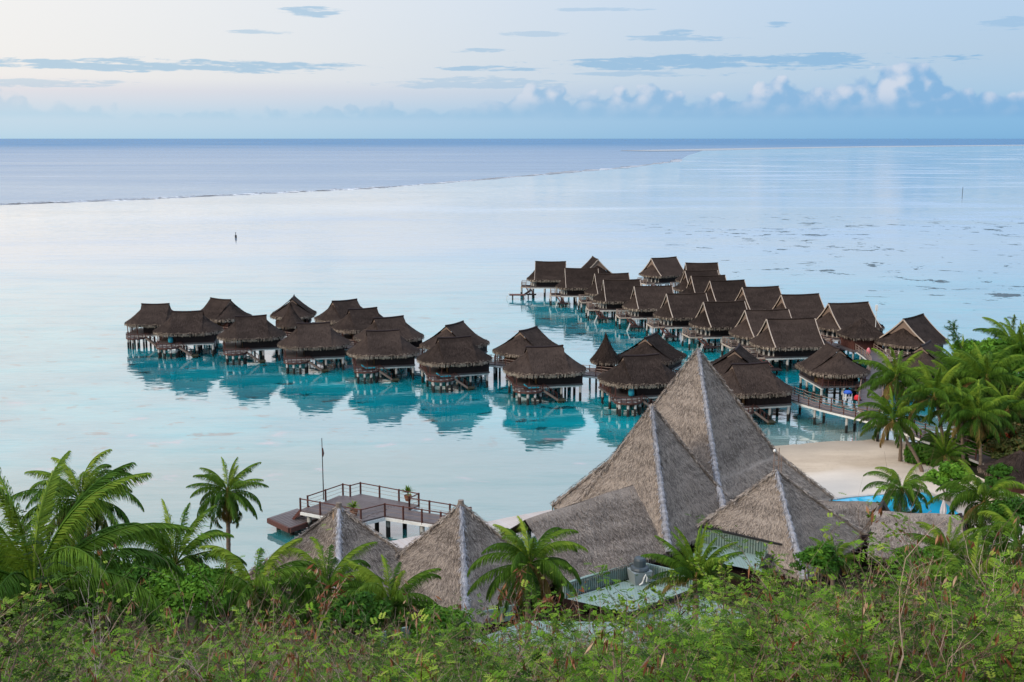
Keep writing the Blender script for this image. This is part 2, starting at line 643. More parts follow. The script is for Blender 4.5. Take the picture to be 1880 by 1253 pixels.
# ------------------------------------------------------------------ world
sun_el, sun_az = R(30), R(-124)      # azimuth from +Y towards +X
w = bpy.data.worlds.new('World')
scene.world = w
w.use_nodes = True
w.node_tree.nodes.clear()
g = NG(w.node_tree)
d = g.vm('NORMALIZE', g.n.new('ShaderNodeTexCoord').outputs['Generated'])
dx, dy, dz = g.sep(d)
el = g.mul(g.m('ARCSINE', dz), 180 / PI)
az = g.mul(g.m('ARCTAN2', dx, dy), 180 / PI)
elf = g.m('POWER', g.m('DIVIDE', g.mx(el, 0.0), 90.0), 0.5)


def e2(e): return math.sqrt(e / 90)


left = g.ramp(elf, [(0.0, s2l(184, 213, 229)), (e2(1.1), s2l(200, 218, 230)), (e2(2.2), s2l(226, 222, 226)), (e2(2.8), s2l(242, 236, 231)),
                    (e2(4.0), s2l(243, 239, 234)), (e2(8), s2l(245, 242, 239)), (e2(16), s2l(240, 232, 229)), (e2(45), s2l(222, 221, 226)), (1.0, s2l(196, 208, 228))])
right = g.ramp(elf, [(0.0, s2l(118, 172, 214)), (e2(1.1), s2l(128, 180, 220)), (e2(2.2), s2l(160, 194, 222)),
                     (e2(4.0), s2l(172, 198, 222)), (e2(6.7), s2l(176, 203, 230)), (e2(18), s2l(196, 207, 225)), (e2(45), s2l(176, 197, 224)), (1.0, s2l(165, 192, 226))])
lr = g.step(dx, -0.62, 0.52)
base = g.mix(lr, left, right)
# thin streaks of grey-blue cloud
sn = g.noise(g.xyz(g.mul(az, 0.30), g.mul(el, 3.0), 4.0), 1.0, 5, 0.62, 0.3)
sn2 = g.noise(g.xyz(g.mul(az, 0.9), g.mul(el, 6.0), 2.0), 1.0, 3, 0.6)
sdis = g.add(g.mul(g.sub(sn, 0.5), 4.6), g.mul(g.sub(sn2, 0.5), 2.6))


def px_az(px): return math.degrees(math.atan((px - 940) / (F_PX * 1.0)))


def px_el(py): return math.degrees(math.atan((626.5 - py) / F_PX)) + math.degrees(PITCH) * -1 + 0.0


streak = None
for px, py, hw, hh, amp in [(330, 126, 330, 9, 1), (590, 25, 55, 8, 0.9), (490, 63, 70, 3.5, 0.7), (890, 126, 110, 5, 0.9),
                            (1330, 117, 360, 12, 1), (880, 94, 60, 4, 0.7), (1235, 74, 110, 5, 0.7), (1232, 61, 32, 6, 0.8), (980, 63, 70, 4, 0.5),
                            (1410, 50, 24, 5, 0.8), (1200, 137, 170, 4, 0.6), (860, 152, 170, 9, 0.55), (110, 160, 140, 6, 0.6),
                            (1830, 60, 60, 10, 0.5), (1100, 18, 90, 3, 0.5), (1850, 5, 120, 6, 0.7), (640, 123, 50, 3, 0.6), (20, 125, 60, 3, 0.6)]:
    a0, e0 = px_az(px), px_el(py)
    ex = g.div(g.sub(az, a0), hw / F_PX * 57.3)
    ey = g.div(g.sub(el, e0), hh / F_PX * 57.3 * 1.25)
    rr = g.add(g.add(g.mul(ex, ex), g.mul(ey, ey)), sdis)
    mk = g.step(rr, 0.95, 0.25, 0.0, amp)
    streak = mk if streak is None else g.mx(streak, mk)
streak_c = g.mix(lr, s2l(172, 200, 219), s2l(128, 176, 216))
col = g.mix(g.mul(streak, 0.85), base, streak_c)
# heaped cumulus standing on the horizon haze
prof_pts = [(-300, 178), (0, 166), (40, 178), (120, 188), (230, 203), (430, 206), (600, 198), (720, 188), (800, 196), (930, 178), (960, 158), (990, 141), (1025, 160), (1045, 172), (1110, 166),
            (1150, 164), (1190, 150), (1240, 172), (1330, 176), (1380, 152), (1415, 142), (1460, 158), (1540, 148), (1590, 138), (1635, 109), (1672, 118), (1720, 148),
            (1760, 170), (1830, 172), (1900, 168), (2200, 180)]
AZ0, AZ1, EMAX = px_az(-300), px_az(2200), 8.0
pp = [((px_az(a) - AZ0) / (AZ1 - AZ0), px_el(b) / EMAX) for a, b in prof_pts]
AZv, ELv = az, el


def heap(daz, de):
    """height of the cloud heap above a viewing direction (positive inside the cloud)"""
    a_, e_ = g.add(AZv, daz), g.add(ELv, de)
    n_ = g.n.new('ShaderNodeFloatCurve')
    c_ = n_.mapping.curves[0]
    c_.points[0].location = pp[0]
    c_.points[1].location = pp[-1]
    for q in pp[1:-1]:
        c_.points.new(*q)
    n_.mapping.update()
    g.put(n_.inputs['Value'], g.lin(a_, AZ0, AZ1))
    b1 = g.noise(g.xyz(a_, g.mul(e_, 1.15), 6.0), 0.85, 2, 0.5)
    vo = g.n.new('ShaderNodeTexVoronoi')
    vo.feature = 'SMOOTH_F1'
    vo.inputs['Scale'].default_value = 1.25
    vo.inputs['Smoothness'].default_value = 0.45
    dn = g.noise(g.xyz(a_, e_, 1.0), 2.2, 2, 0.6, 0, True)
    g.put(vo.inputs['Vector'], g.vm('ADD', g.xyz(a_, g.mul(e_, 1.25), 2.0), g.scale(dn, 0.45)))
    b2 = g.noise(g.xyz(a_, g.mul(e_, 1.2), 3.0), 4.5, 2, 0.6)
    w_ = g.add(g.mul(g.sub(b1, 0.5), 0.9), g.add(g.mul(g.sub(0.45, vo.outputs['Distance']), 1.0), g.mul(g.sub(b2, 0.5), 0.16)))
    return g.add(g.sub(g.mul(n_.outputs[0], EMAX), e_), w_)


h0 = heap(0.0, 0.0)
h1 = heap(-0.45, 0.30)
cmask = g.mul(g.step(h0, -0.02, 0.32), g.step(el, 0.75, 1.15))
lit = g.step(g.sub(h0, h1), -0.05, 1.0)
lit = g.mul(lit, g.step(el, 1.0, 2.4, 0.35, 1.0))
cb_d = g.mix(lr, s2l(176, 202, 221), s2l(122, 172, 216))
cb_b = g.mix(lr, s2l(212, 219, 228), s2l(201, 211, 228))
cbody = g.mix(lit, cb_d, cb_b)
cbody = g.mix(g.step(el, 2.0, 0.9, 0, 0.8), cbody, g.mix(lr, s2l(184, 213, 229), s2l(120, 172, 215)))
col = g.mix(g.mul(cmask, g.step(az, -26, 8, 0.5, 0.93)), col, cbody)
sky = g.n.new('ShaderNodeTexSky')
sky.sky_type = 'NISHITA'
sky.sun_disc = False
sky.sun_elevation = sun_el
sky.sun_rotation = sun_az
sky.air_density = 1.0
sky.dust_density = 0.6
col = g.scale(col, g.step(el, 24, 60, 1.0, 2.6))
col10 = g.scale(col, 10.25)
tot = g.vm('ADD', col10, g.scale(sky.outputs[0], 0.035))
bg = g.n.new('ShaderNodeBackground')
g.l.new(tot, bg.inputs[0])
bg.inputs[1].default_value = 0.1
wo = g.n.new('ShaderNodeOutputWorld')
g.l.new(bg.outputs[0], wo.inputs[0])

w.cycles.sampling_method = 'NONE'
sl = bpy.data.lights.new('sun', 'SUN')
sl.energy = 2.3
sl.angle = R(14)
sl.color = (1.0, 0.87, 0.70)
so = bpy.data.objects.new('sun', sl)
COL.objects.link(so)
sd = Vector((math.sin(sun_az) * math.cos(sun_el), math.cos(sun_az) * math.cos(sun_el), math.sin(sun_el)))
so.rotation_euler = (-sd).to_track_quat('-Z', 'Y').to_euler()
so.location = sd * 200

# ------------------------------------------------------------------ terrain
SH = [(-200, 73), (-60, 73), (-24, 74), (-19, 76), (-12, 80), (-6, 84), (0, 87), (12, 96), (20, 112), (27, 119.5), (33, 121.5), (40, 123), (46, 121), (52, 126), (60, 140), (75, 150), (200, 160)]
HL = [(-80, 37), (-5, 31.6), (0, 31.2), (8, 27.6), (14, 24.0), (20, 20.8), (26, 17.9), (32, 15.6), (37, 13.0), (45, 8.0), (56, 3.0), (63, 1.4), (66, 0.9), (72, 0.3), (90, -1.0), (200, -8)]


def shore_y(x): return float(np.interp(x, [a for a, _ in SH], [b for _, b in SH]))


def ground(x, y):
    dd = shore_y(x) - y
    hb = min(1.0, 0.055 * dd) if dd > 0 else max(-2.5, 0.12 * dd)
    hl = float(np.interp(y, [a for a, _ in HL], [b for _, b in HL]))
    if 10 < y < 45:
        k = min(1, max(0, (x / y - 0.05) / 0.25)) * min(1, (y - 10) / 10) * min(1, (45 - y) / 8)
        hl += 1.3 * k
    if x > 42 and y > 86:
        hb = max(hb, min(2.6, 0.1 * dd))
    return max(hb, hl) + 0.12 * math.sin(x * 0.9 + y * 0.4) * math.sin(y * 0.7 - x * 0.3) * (1 if y < 60 else 0.35)


def terrain():
    xs = np.concatenate([np.arange(-170, -60, 10), np.arange(-60, 80, 1.5), np.arange(80, 171, 10)])
    ys = np.concatenate([np.arange(-70, 0, 5), np.arange(0, 135, 1.25), np.arange(135, 176, 4)])
    sand, land = MB(), MB()
    H = [[(x, y, ground(x, y)) for y in ys] for x in xs]
    for target, want in ((sand, True), (land, False)):
        idx = {}
        vs, fs = [], []
        for i in range(len(xs) - 1):
            for j in range(len(ys) - 1):
                cx, cy = (xs[i] + xs[i + 1]) / 2, (ys[j] + ys[j + 1]) / 2
                q = [(i, j), (i + 1, j), (i + 1, j + 1), (i, j + 1)]
                if all(H[a][b][2] < -1.5 for a, b in q):
                    continue
                is_s = cy > 83 and 4 < cx < (43 if cy > 98 else 48)
                if is_s != want:
                    continue
                f = []
                for k in q:
                    if k not in idx:
                        idx[k] = len(vs)
                        vs.append(H[k[0]][k[1]])
                    f.append(idx[k])
                fs.append(tuple(f))
        target.add(vs, fs)
    tag(sand.build('beach', 'beach_sand', None, True), kind='structure')
    tag(land.build('ground', 'soil', None, True), kind='structure')


terrain()

# sea: one ocean sheet to the horizon, the lagoon above it out to the reef
o_ = MB()
o_.grid(lambda u, v: (-60000 + 120000 * u, 40 + 70000 * v ** 2, -0.6), 12, 12)
tag(o_.build('ocean', 'ocean_water'), kind='structure')

REEF = [(-500, 392), (0, 376), (250, 366.5), (500, 355), (700, 345), (870, 331.5), (1000, 320.5), (1150, 308), (1246, 296), (1262, 286), (1290, 277), (1330, 273.5), (1500, 270.3), (1700, 268), (1880, 266), (2300, 264)]


def lagoon():
    pxs = sorted(set(list(np.linspace(-500, 2300, 57)) + [a for a, _ in REEF]))
    rows = 46
    vs, fs, shal, shore = [], [], [], []
    for px in pxs:
        ry = float(np.interp(px, [a for a, _ in REEF], [b for _, b in REEF]))
        x1, y1, _ = at_z(px, ry, 0.0)
        D1 = math.hypot(x1, y1)
        ux, uy = x1 / D1, y1 / D1
        D0 = 76.0
        for j in range(rows + 1):
            v = j / rows
            D = D0 * (D1 / D0) ** v
            x, y = ux * D, uy * D
            vs.append((x, y, 0.0))
            yp = 254 + F_PX * CAM_H / max(y, 1)      # image row, as a scale for distance
            band = max(0.0, 1 - abs((yp - ry) - 14) / 34.0) if px < 1250 else max(0.0, 1 - abs((yp - ry) - 4) / 10.0) * 0.8
            shal.append(min(1, band * 1.4))
            dsh = y - shore_y(x)
            shore.append(max(0, min(1, 1 - dsh / 9.0)) if x > 5 else max(0, min(0.6, 1 - dsh / 5.0)))
    n = rows + 1
    for i in range(len(pxs) - 1):
        for j in range(rows):
            fs.append((i * n + j, (i + 1) * n + j, (i + 1) * n + j + 1, i * n + j + 1))
    b = MB()
    b.add(vs, fs)
    o = b.build('lagoon', 'lagoon_water')
    for nm, arr in (('shal', shal), ('shore', shore)):
        a = o.data.attributes.new(nm, 'FLOAT', 'POINT')
        a.data.foreach_set('value', np.array(arr, np.float32))
    tag(o, kind='structure')


lagoon()

# reef edge: a ragged band of rock and broken foam between lagoon and ocean
b = MB()
pts = []
for px in np.linspace(-500, 1250, 260):
    ry = float(np.interp(px, [a for a, _ in REEF], [c for _, c in REEF]))
    x, y, _ = at_z(px, ry + rnd.uniform(-0.25, 0.25), 0)
    wd = y / 560 * rnd.uniform(3.0, 20.0) * (1.0 if px < 1000 else 1.3)
    pts.append((x, y, wd))
vs = []
for x, y, wd in pts:
    vs += [(x, y - wd * 0.5, 0.02), (x, y, 0.25), (x, y + wd, -0.02)]
fs = []
for i in range(len(pts) - 1):
    for k in range(2):
        fs.append((i * 3 + k, (i + 1) * 3 + k, (i + 1) * 3 + k + 1, i * 3 + k + 1))
b.add(vs, fs)
tag(b.build('reef', 'reef_rock'), kind='structure')
# sandbar beyond the pass
b = MB()
vs = []
bar = [(1140, 276.6, 277.0), (1200, 275.2, 277.8), (1290, 273.6, 277.0), (1420, 271.4, 273.6), (1600, 268.8, 270.6), (1880, 266.2, 267.6), (2200, 264.4, 265.4)]
for px, ya, yb in bar:
    vs += [at_z(px, ya, 0.12), at_z(px, yb, 0.12)]
b.add(vs, [(2 * i, 2 * i + 1, 2 * i + 3, 2 * i + 2) for i in range(len(bar) - 1)])
plain_mat('pale_sand', (0.34, 0.37, 0.40), 0.9, 0.1, 0.1)
tag(b.build('sandbar', 'pale_sand'), kind='structure')


# ------------------------------------------------------------------ overwater bungalows
def prof(u): return 1.28 * u - 0.28 * u * u


def roof_parts(root, L, W, rl, zr, ze, drop, oh, barge, ntuft=2600, fringe_n=900):
    a, bb = (L - rl) / 2, W / 2
    x0, x1 = -rl / 2 - oh, rl / 2 + oh
    rb = MB()
    fns = []
    for s in (-1, 1):
        fn = (lambda u, v, s=s: (x0 + (x1 - x0) * u, s * bb * v, zr - (zr - ze) * prof(v) - 0.10 * math.sin(PI * u) * (1 - v)))
        rb.grid(fn, 8, 10, 0, 0.5, None, s < 0)
        fns.append((fn, 0.34))
    za = zr - drop
    for s in (-1, 1):
        def fn(u, v, s=s):
            ph = (u - 0.5) * PI
            return (s * (rl / 2 - 0.02 + a * v * math.cos(ph)), bb * v * math.sin(ph) * 0.995, za - (za - ze) * prof(v))
        rb.grid(fn, 14, 10, 0, 0.5, None, s > 0)
        fns.append((fn, 0.16))
    for fn, wgt in fns:
        P, D, N = grid_samples(fn, int(ntuft * wgt))
        rb.quads(tufts(P, D, N, 0.38, 0.06, 0.3, 0.025), rng.uniform(0.1, 0.95, len(P)))
    # eave loop
    loop = []
    for k in range(9):
        loop.append((rl / 2 - rl * k / 8, -bb))
    for k in range(1, 15):
        ph = PI * k / 15
        loop.append((-rl / 2 - a * math.sin(ph), -bb * math.cos(ph)))
    for k in range(9):
        loop.append((-rl / 2 + rl * k / 8, bb))
    for k in range(1, 15):
        ph = PI * k / 15
        loop.append((rl / 2 + a * math.sin(ph), bb * math.cos(ph)))
    n = len(loop)
    rb.add([(x, y, ze) for x, y in loop] + [(x * 0.97, y * 0.965, ze - 0.26) for x, y in loop],
           [(i, (i + 1) % n, n + (i + 1) % n, n + i) for i in range(n)])
    rb.add([(x * 0.97, y * 0.965, ze - 0.26) for x, y in loop], [tuple(range(n))])
    roof = rb.build('roof', 'bungalow_thatch', root)
    # ragged straw fringe
    fb = []
    per = sum(math.dist(loop[i], loop[(i + 1) % n]) for i in range(n))
    for i in range(n):
        p, q = np.array(loop[i]), np.array(loop[(i + 1) % n])
        ln = float(np.linalg.norm(q - p))
        tdir = (q - p) / max(ln, 1e-6)
        for _ in range(int(fringe_n * ln / per)):
            c = p + (q - p) * rnd.random()
            rr = rnd.uniform(0.93, 1.012)
            wv = rnd.uniform(0.05, 0.12)
            h0, h1 = rnd.uniform(0.02, 0.22), rnd.uniform(0.20, 0.50)
            cx, cy = c * rr
            k = (rr - 0.93) / 0.08
            zt = ze + h0 * (1 - k) + 0.02
            zb = ze - h1 * (0.75 + 0.25 * rnd.random())
            fb.append([(cx - tdir[0] * wv, cy - tdir[1] * wv, zt), (cx + tdir[0] * wv, cy + tdir[1] * wv, zt),
                       (cx * 1.01 + tdir[0] * wv * 0.5, cy * 1.01 + tdir[1] * wv * 0.5, zb), (cx * 1.01 - tdir[0] * wv * 0.5, cy * 1.01 - tdir[1] * wv * 0.5, zb)])
    f_ = MB()
    f_.quads(np.array(fb), rng.uniform(0.1, 0.9, len(fb)))
    f_.build('eave_fringe', 'fringe_thatch', roof)
    rc = MB()
    rc.tube([(x0 - 0.05 + (x1 - x0 + 0.1) * k / 8, 0, zr - 0.10 * math.sin(PI * k / 8) + 0.02) for k in range(9)], [0.13] * 9, 6)
    rc.build('ridge_cap', 'dark_wood' if not barge else 'bungalow_thatch', roof)
    for s in (-1, 1):
        xx = s * (rl / 2 + oh * 0.35)
        us = [k / 6 * (0.55 if barge else 0.24) for k in range(7)]
        pr = [(u * bb, zr - (zr - ze) * prof(u) - (0.12 if barge else 0.16)) for u in us]
        poly = [(xx, -y, z) for y, z in pr[::-1]] + [(xx, y, z) for y, z in pr[1:]]
        gp = MB()
        gp.add(poly, [tuple(range(len(poly)))])
        gp.build('gable_panel', 'gable_wood', roof)
        if barge:
            for sy in (-1, 1):
                br = MB()
                xx2 = s * (rl / 2 + oh + 0.02)
                for k in range(8):
                    u0, u1 = k / 8 * 0.96, (k + 1) / 8 * 0.96
                    br.beam((xx2, sy * bb * u0, zr - (zr - ze) * prof(u0) - 0.02), (xx2, sy * bb * u1, zr - (zr - ze) * prof(u1) - 0.02), 0.09, 0.17)
                br.build('bargeboard', 'barge_wood', roof)
    return roof


def stilts(root, pts, z1, r=0.17):
    me = None
    for x, y in pts:
        if me is None:
            b = MB()
            b.tube([(0, 0, -1.2), (0, 0, z1)], [r, r], 10)
            me = b.mesh('stilt', 'stilt_concrete', True)
        o = bpy.data.objects.new('stilt', me)
        COL.objects.link(o)
        o.parent = root
        o.location = (x, y, 0)


def rail_mb(pts, z, h=0.95, post=1.25, mat=0, w=0.07, nrail=3):
    b = MB()
    for i in range(len(pts) - 1):
        p, q = Vector((*pts[i], z)), Vector((*pts[i + 1], z))
        n = max(1, round((q - p).length / post))
        for k in range(n + (1 if i == len(pts) - 2 else 0)):
            c = p.lerp(q, k / n)
            b.box((c.x, c.y, z + h / 2 + 0.02), (w * 1.3, w * 1.3, h + 0.04), 0, mat)
        for r_ in range(nrail):
            zz = h * (r_ + 1) / nrail
            b.beam(p + Vector((0, 0, zz)), q + Vector((0, 0, zz)), w * 0.8, w * (1.2 if r_ == nrail - 1 else 0.7), mat)
    return b


def stair_mb(a, bpt, width, n=6):
    a, bpt = Vector(a), Vector(bpt)
    d = (bpt - a)
    h = Vector((d.x, d.y, 0)).normalized()
    s = Vector((-h.y, h.x, 0)) * (width / 2)
    b = MB()
    for k in (-1, 1):
        b.beam(a + s * k, bpt + s * k, 0.09, 0.24)
    for k in range(n):
        p = a.lerp(bpt, (k + 0.6) / n) + Vector((0, 0, 0.05))
        b.beam(p - s, p + s, 0.26, 0.05)
    return b


def wall_box(root, x0, x1, hy, z0, z1, name='wall', mat='dark_wood'):
    b = MB()
    b.box(((x0 + x1) / 2, 0, (z0 + z1) / 2), (x1 - x0, 2 * hy, z1 - z0))
    # vertical boarding laps and corner posts, standing 2-3 cm proud
    n = int((x1 - x0) / 0.55)
    for k in range(n + 1):
        xx = x0 + (x1 - x0) * k / n
        for s in (-1, 1):
            b.box((xx, s * (hy + 0.015), (z0 + z1) / 2), (0.07, 0.03, z1 - z0 - 0.02))
    n = int(2 * hy / 0.55)
    for k in range(n + 1):
        yy = -hy + 2 * hy * k / n
        for xx in (x0 - 0.015, x1 + 0.015):
            b.box((xx, yy, (z0 + z1) / 2), (0.03, 0.07, z1 - z0 - 0.02))
    return b.build(name, mat, root)


def make_lagoon_hut():
    """ridge along x, closed room at +x, veranda and sun deck at the -x/-y corner"""
    root = empty('thatched_bungalow')
    zr, ze = 6.6, 3.72
    roof_parts(root, 10.5, 8.6, 4.3, zr, ze, 0.42, 0.22, False)
    wl = wall_box(root, -1.5, 4.1, 3.05, 2.2, 3.9)
    bk = MB()
    bk.box((-1.55, 0.4, 3.05), (0.08, 5.2, 1.66))
    bk.build('veranda_wall', 'tan_wood', root)
    dr = MB()
    dr.box((-1.62, -0.9, 2.95), (0.06, 1.5, 1.4))
    dr.build('door', 'glazing', root)
    wn = MB()
    wn.box((-1.62, 1.3, 3.0), (0.06, 1.2, 1.0))
    wn.build('window', 'curtain', root)
    fl = MB()
    fl.box((-0.1, 0, 2.08), (8.6, 6.3, 0.20))
    fl.build('floor', 'deck_wood', root)
    bm = MB()
    for s in (-1, 0, 1):
        bm.box((-0.1, s * 2.95, 1.86), (8.4, 0.22, 0.22))
    bm.build('floor_beam', 'white_paint', root)
    for x, y in ((-4.2, -2.9), (-4.2, 0), (-4.2, 2.9), (-2.6, -2.95)):
        p = MB()
        p.box((x, y, 2.98), (0.13, 0.13, 1.6))
        p.build('post', 'red_wood', root)
    rail_mb([(-2.7, 3.0), (-4.25, 3.0), (-4.25, -1.2)], 2.18, 0.85, 0.8, nrail=4).build('railing', 'red_wood', root)
    # rounded sun deck, lower, at the near corner
    dk = MB()
    out = [(-1.1, -2.7)] + [(-2.7 + 1.75 * math.cos(a), -3.1 - 1.55 * math.sin(a)) for a in np.linspace(0.0, PI, 9)] + [(-4.45, -1.6), (-3.0, -1.6)]
    n = len(out)
    dk.add([(x, y, 1.74) for x, y in out] + [(x, y, 1.52) for x, y in out],
           [tuple(range(n))[::-1], tuple(range(n, 2 * n))] + [(i, (i + 1) % n, n + (i + 1) % n, n + i) for i in range(n)])
    deck = dk.build('sun_deck', 'deck_wood', root)
    eb = MB()
    for i in range(1, 9):
        eb.beam((*out[i], 1.58), (*out[i + 1], 1.58), 0.14, 0.20)
    eb.build('edge_board', 'red_wood', deck)
    rail_mb([out[i] for i in range(2, 11)], 1.74, 0.62, 0.9, w=0.06, nrail=2).build('railing', 'red_wood', deck)
    st = stair_mb((-1.0, -3.7, 1.62), (0.75, -3.7, 0.35), 0.85)
    st.build('stair', 'rail_wood', root)
    rail_mb([(-0.95, -4.15), (-0.95, -4.15)], 0, 0.1)
    hr = MB()
    for yy in (-4.12, -3.28):
        for k in range(4):
            t = k / 3
            x, z = -0.9 + 1.6 * t, 1.6 - 1.2 * t
            hr.box((x, yy, z + 0.4), (0.05, 0.05, 0.85))
        hr.beam((-0.9, yy, 2.42), (0.7, yy, 1.22), 0.05, 0.05)
    hr.build('handrail', 'red_wood', root)
    ld = MB()
    ld.box((1.25, -3.7, 0.30), (1.0, 1.1, 0.16))
    ld.tube([(1.25, -3.7, -0.8), (1.25, -3.7, 0.22)], [0.42, 0.42], 10)
    ld.build('landing', 'mossy_concrete', root)
    stilts(root, [(x, y) for x in (-3.9, -1.2, 1.5, 3.9) for y in (-2.9, 0.0, 2.9)] + [(-4.0, -3.9), (-3.1, -4.4), (-2.2, -4.4), (-1.4, -3.8)], 1.76)
    return root


def make_reef_hut():
    """steeper roof with pale bargeboards, bow-shaped skirt at -x, deck and ladder at -x/-y"""
    root = empty('thatched_bungalow')
    zr, ze = 7.2, 3.62
    roof_parts(root, 10.9, 8.6, 6.3, zr, ze, 1.15, 0.35, True)
    wall_box(root, -3.2, 4.5, 3.0, 2.2, 4.0)
    for k in range(7):
        a = -PI / 2 + PI * k / 6
        cw = MB()
        cw.box((-3.2 - 1.15 * math.cos(a), 2.6 * math.sin(a), 3.0), (0.2, 0.2, 1.6), 0)
        cw.build('column', 'white_paint', root)
    gw = MB()
    arc = [(-3.2 - 0.85 * math.cos(a), 2.3 * math.sin(a)) for a in np.linspace(-PI / 2, PI / 2, 9)]
    gw.add([(x, y, 2.2) for x, y in arc] + [(x, y, 3.75) for x, y in arc], [(i, i + 1, 10 + i, 9 + i) for i in range(8)])
    gw.build('window', 'glazing', root)
    fl = MB()
    fl.box((0.0, 0, 2.08), (9.2, 6.2, 0.20))
    fl.build('floor', 'deck_wood', root)
    bm = MB()
    for s in (-1, 0, 1):
        bm.box((0.0, s * 2.95, 1.86), (9.0, 0.24, 0.24))
    bm.build('floor_beam', 'white_paint', root)
    dk = MB()
    dk.box((-5.45, -0.9, 2.0), (2.3, 3.7, 0.16))
    deck = dk.build('sun_deck', 'dark_wood', root)
    db = MB()
    db.box((-6.65, -0.9, 1.97), (0.12, 3.9, 0.22))
    db.box((-5.45, -2.82, 1.97), (2.25, 0.12, 0.22))
    db.build('edge_board', 'barge_wood', deck)
    rail_mb([(-4.6, 0.9), (-6.55, 0.9), (-6.55, -2.7), (-5.6, -2.7)], 2.08, 0.95, 1.1, nrail=4).build('railing', 'rail_wood', deck)
    stair_mb((-5.0, -2.9, 1.9), (-4.2, -4.4, 0.85), 0.9, 5).build('stair', 'red_wood', root)
    pl = MB()
    pl.box((-4.2, -5.1, 0.78), (2.2, 1.6, 0.14))
    pf = pl.build('swim_platform', 'dark_wood', root)
    la = MB()
    for yy in (-5.5, -4.9):
        la.beam((-5.25, yy, 1.35), (-6.0, yy, -0.5), 0.07, 0.07)
    for k in range(6):
        t = (k + 0.3) / 6
        la.beam((-5.25 - 0.75 * t, -5.5, 1.25 - 1.75 * t), (-5.25 - 0.75 * t, -4.9, 1.25 - 1.75 * t), 0.05, 0.05)
    la.build('ladder', 'white_paint', pf)
    stilts(root, [(x, y) for x in (-4.0, -1.3, 1.4, 4.2) for y in (-2.9, 0.0, 2.9)] + [(-6.6, -2.6), (-6.6, 0.8)], 1.76)
    stilts(root, [(-4.9, -5.1), (-3.6, -5.1)], 0.72, 0.13)
    return root


hutA = make_lagoon_hut()
hutB = make_reef_hut()
GL = 'thatched bungalows along the left pier'
GR = 'thatched bungalows along the right pier'
usedA, usedB = [], []


def place(kind, x, y, yaw, label, group, sx=1.0, sz=1.0, roll=None):
    used, proto = (usedA, hutA) if kind == 'A' else (usedB, hutB)
    o = proto if not used else copy_tree(proto)
    used.append(o)
    o.location = (x, y, 0)
    o.rotation_euler = (0, 0, R(yaw))
    o.scale = (sx, sx if sx < 1 else 1.0, sz)
    tag(o, label, 'bungalow', group)
    return o


LROW = [
    ('L1', -57.7, 182.3, 4, 'bungalow at the far left tip of the left pier, its railed deck over open water', 0.93),
    ('L2', -50.3, 174.4, 9, 'leftmost bungalow of the near row, bright blue parasol on its deck', 1),
    ('L3', -39.4, 169.7, 16, 'bungalow second from the left in the near row, dark coral in the water before it', 0.97),
    ('L4', -28.8, 163.0, 12, 'bungalow of the near row standing right in front of the left pointed hut', 1),
    ('L5', -18.0, 156.5, 12, 'near-row bungalow with a turquoise lounger, just right of the pointed hut side', 0.97),
    ('L6', -7.8, 151.1, 18, 'middle bungalow of the near row, above the widest gap of bright water to its left', 0.97),
    ('L7', 4.2, 144.2, 12, 'large bungalow of the near row just left of the right pointed hut', 1.03),
    ('L8', 15.9, 138.2, 14, 'bungalow behind the tip of the front thatched pyramid, a turquoise parasol on its deck', 1.0),
    ('L9', 28.3, 132.9, 13, 'bungalow right of the tall thatched pyramid, where the railed boardwalk begins', 0.98),
]
for n_, x, y, yaw, lab, s in LROW:
    place('A', x, y, yaw, lab, GL, s, 1.0)
BROW = [
    ('B1', -48.6, 188.0, 150, 'bungalow of the back row behind the gap between the two leftmost near bungalows', 0.95),
    ('B2', -37.0, 190.5, 95, 'bungalow seen end-on right behind the left pointed hut', 0.86),
    ('B3', -27.7, 186.5, 34, 'farthest bungalow of the left pier, only its roof showing over another roof', 0.95),
    ('B4', -23.5, 177.3, 24, 'bungalow of the back row third along, low in front of the farthest roof', 0.98),
    ('B5', -18.5, 168.5, 27, 'bungalow of the back row with its pale gable vent right above the fourth near bungalow', 1.0),
    ('B6', -8.3, 162.5, 60, 'bungalow with a pale gable vent directly behind the middle near bungalow', 0.98),
    ('B7', 2.3, 157.8, 57, 'bungalow turned away behind the large bungalow, in front of open water', 0.98),
    ('B8', 18.9, 152.6, 63, 'double-roofed bungalow between the right pointed hut and the tall pyramid', 1.0),
    ('B9', 28.9, 143.6, 71, 'bungalow peeping out between the tall pyramid and the long dark wall behind', 0.98),
]
for n_, x, y, yaw, lab, s in BROW:
    place('A', x, y, yaw, lab, GL, s, 1.0)
place('A', 41.5, 144.5, -84 + 180, 'bungalow with warm brown side wall and water steps beside the dark ramp', GL, 0.95, 1.0)
place('A', 54.1, 146.4, 236, 'bungalow half hidden behind the palm crowns at the right', GL, 0.98, 1.0)
RROW = [
    (8.2, 240.8, -3, 'farthest bungalow of the right pier, red deck wall and swim platform at its left', 0.93),
    (14.0, 228.1, 1, 'second bungalow of the lagoon-side row counted from the far tip', 0.95),
    (19.3, 219.2, 6, 'third bungalow of the lagoon-side row, mostly behind the wide roof in front of it', 0.95),
    (20.3, 209.3, 3, 'fourth bungalow of the lagoon-side row, a pale ladder down to the water', 0.97),
    (25.0, 200.2, 6, 'fifth bungalow of the lagoon-side row, at the middle of the row', 0.97),
    (29.4, 190.5, 9, 'sixth bungalow of the lagoon-side row, straight above the right pointed hut', 0.98),
    (34.0, 180.8, 10, 'seventh bungalow of the lagoon-side row, above the gap left of the tall pyramid', 0.98),
    (38.9, 171.9, 10, 'eighth bungalow of the lagoon-side row, partly behind the nearest one', 1.0),
    (40.5, 163.4, 8, 'nearest bungalow of the lagoon-side row, longest dark wall over white beams', 1.04),
]
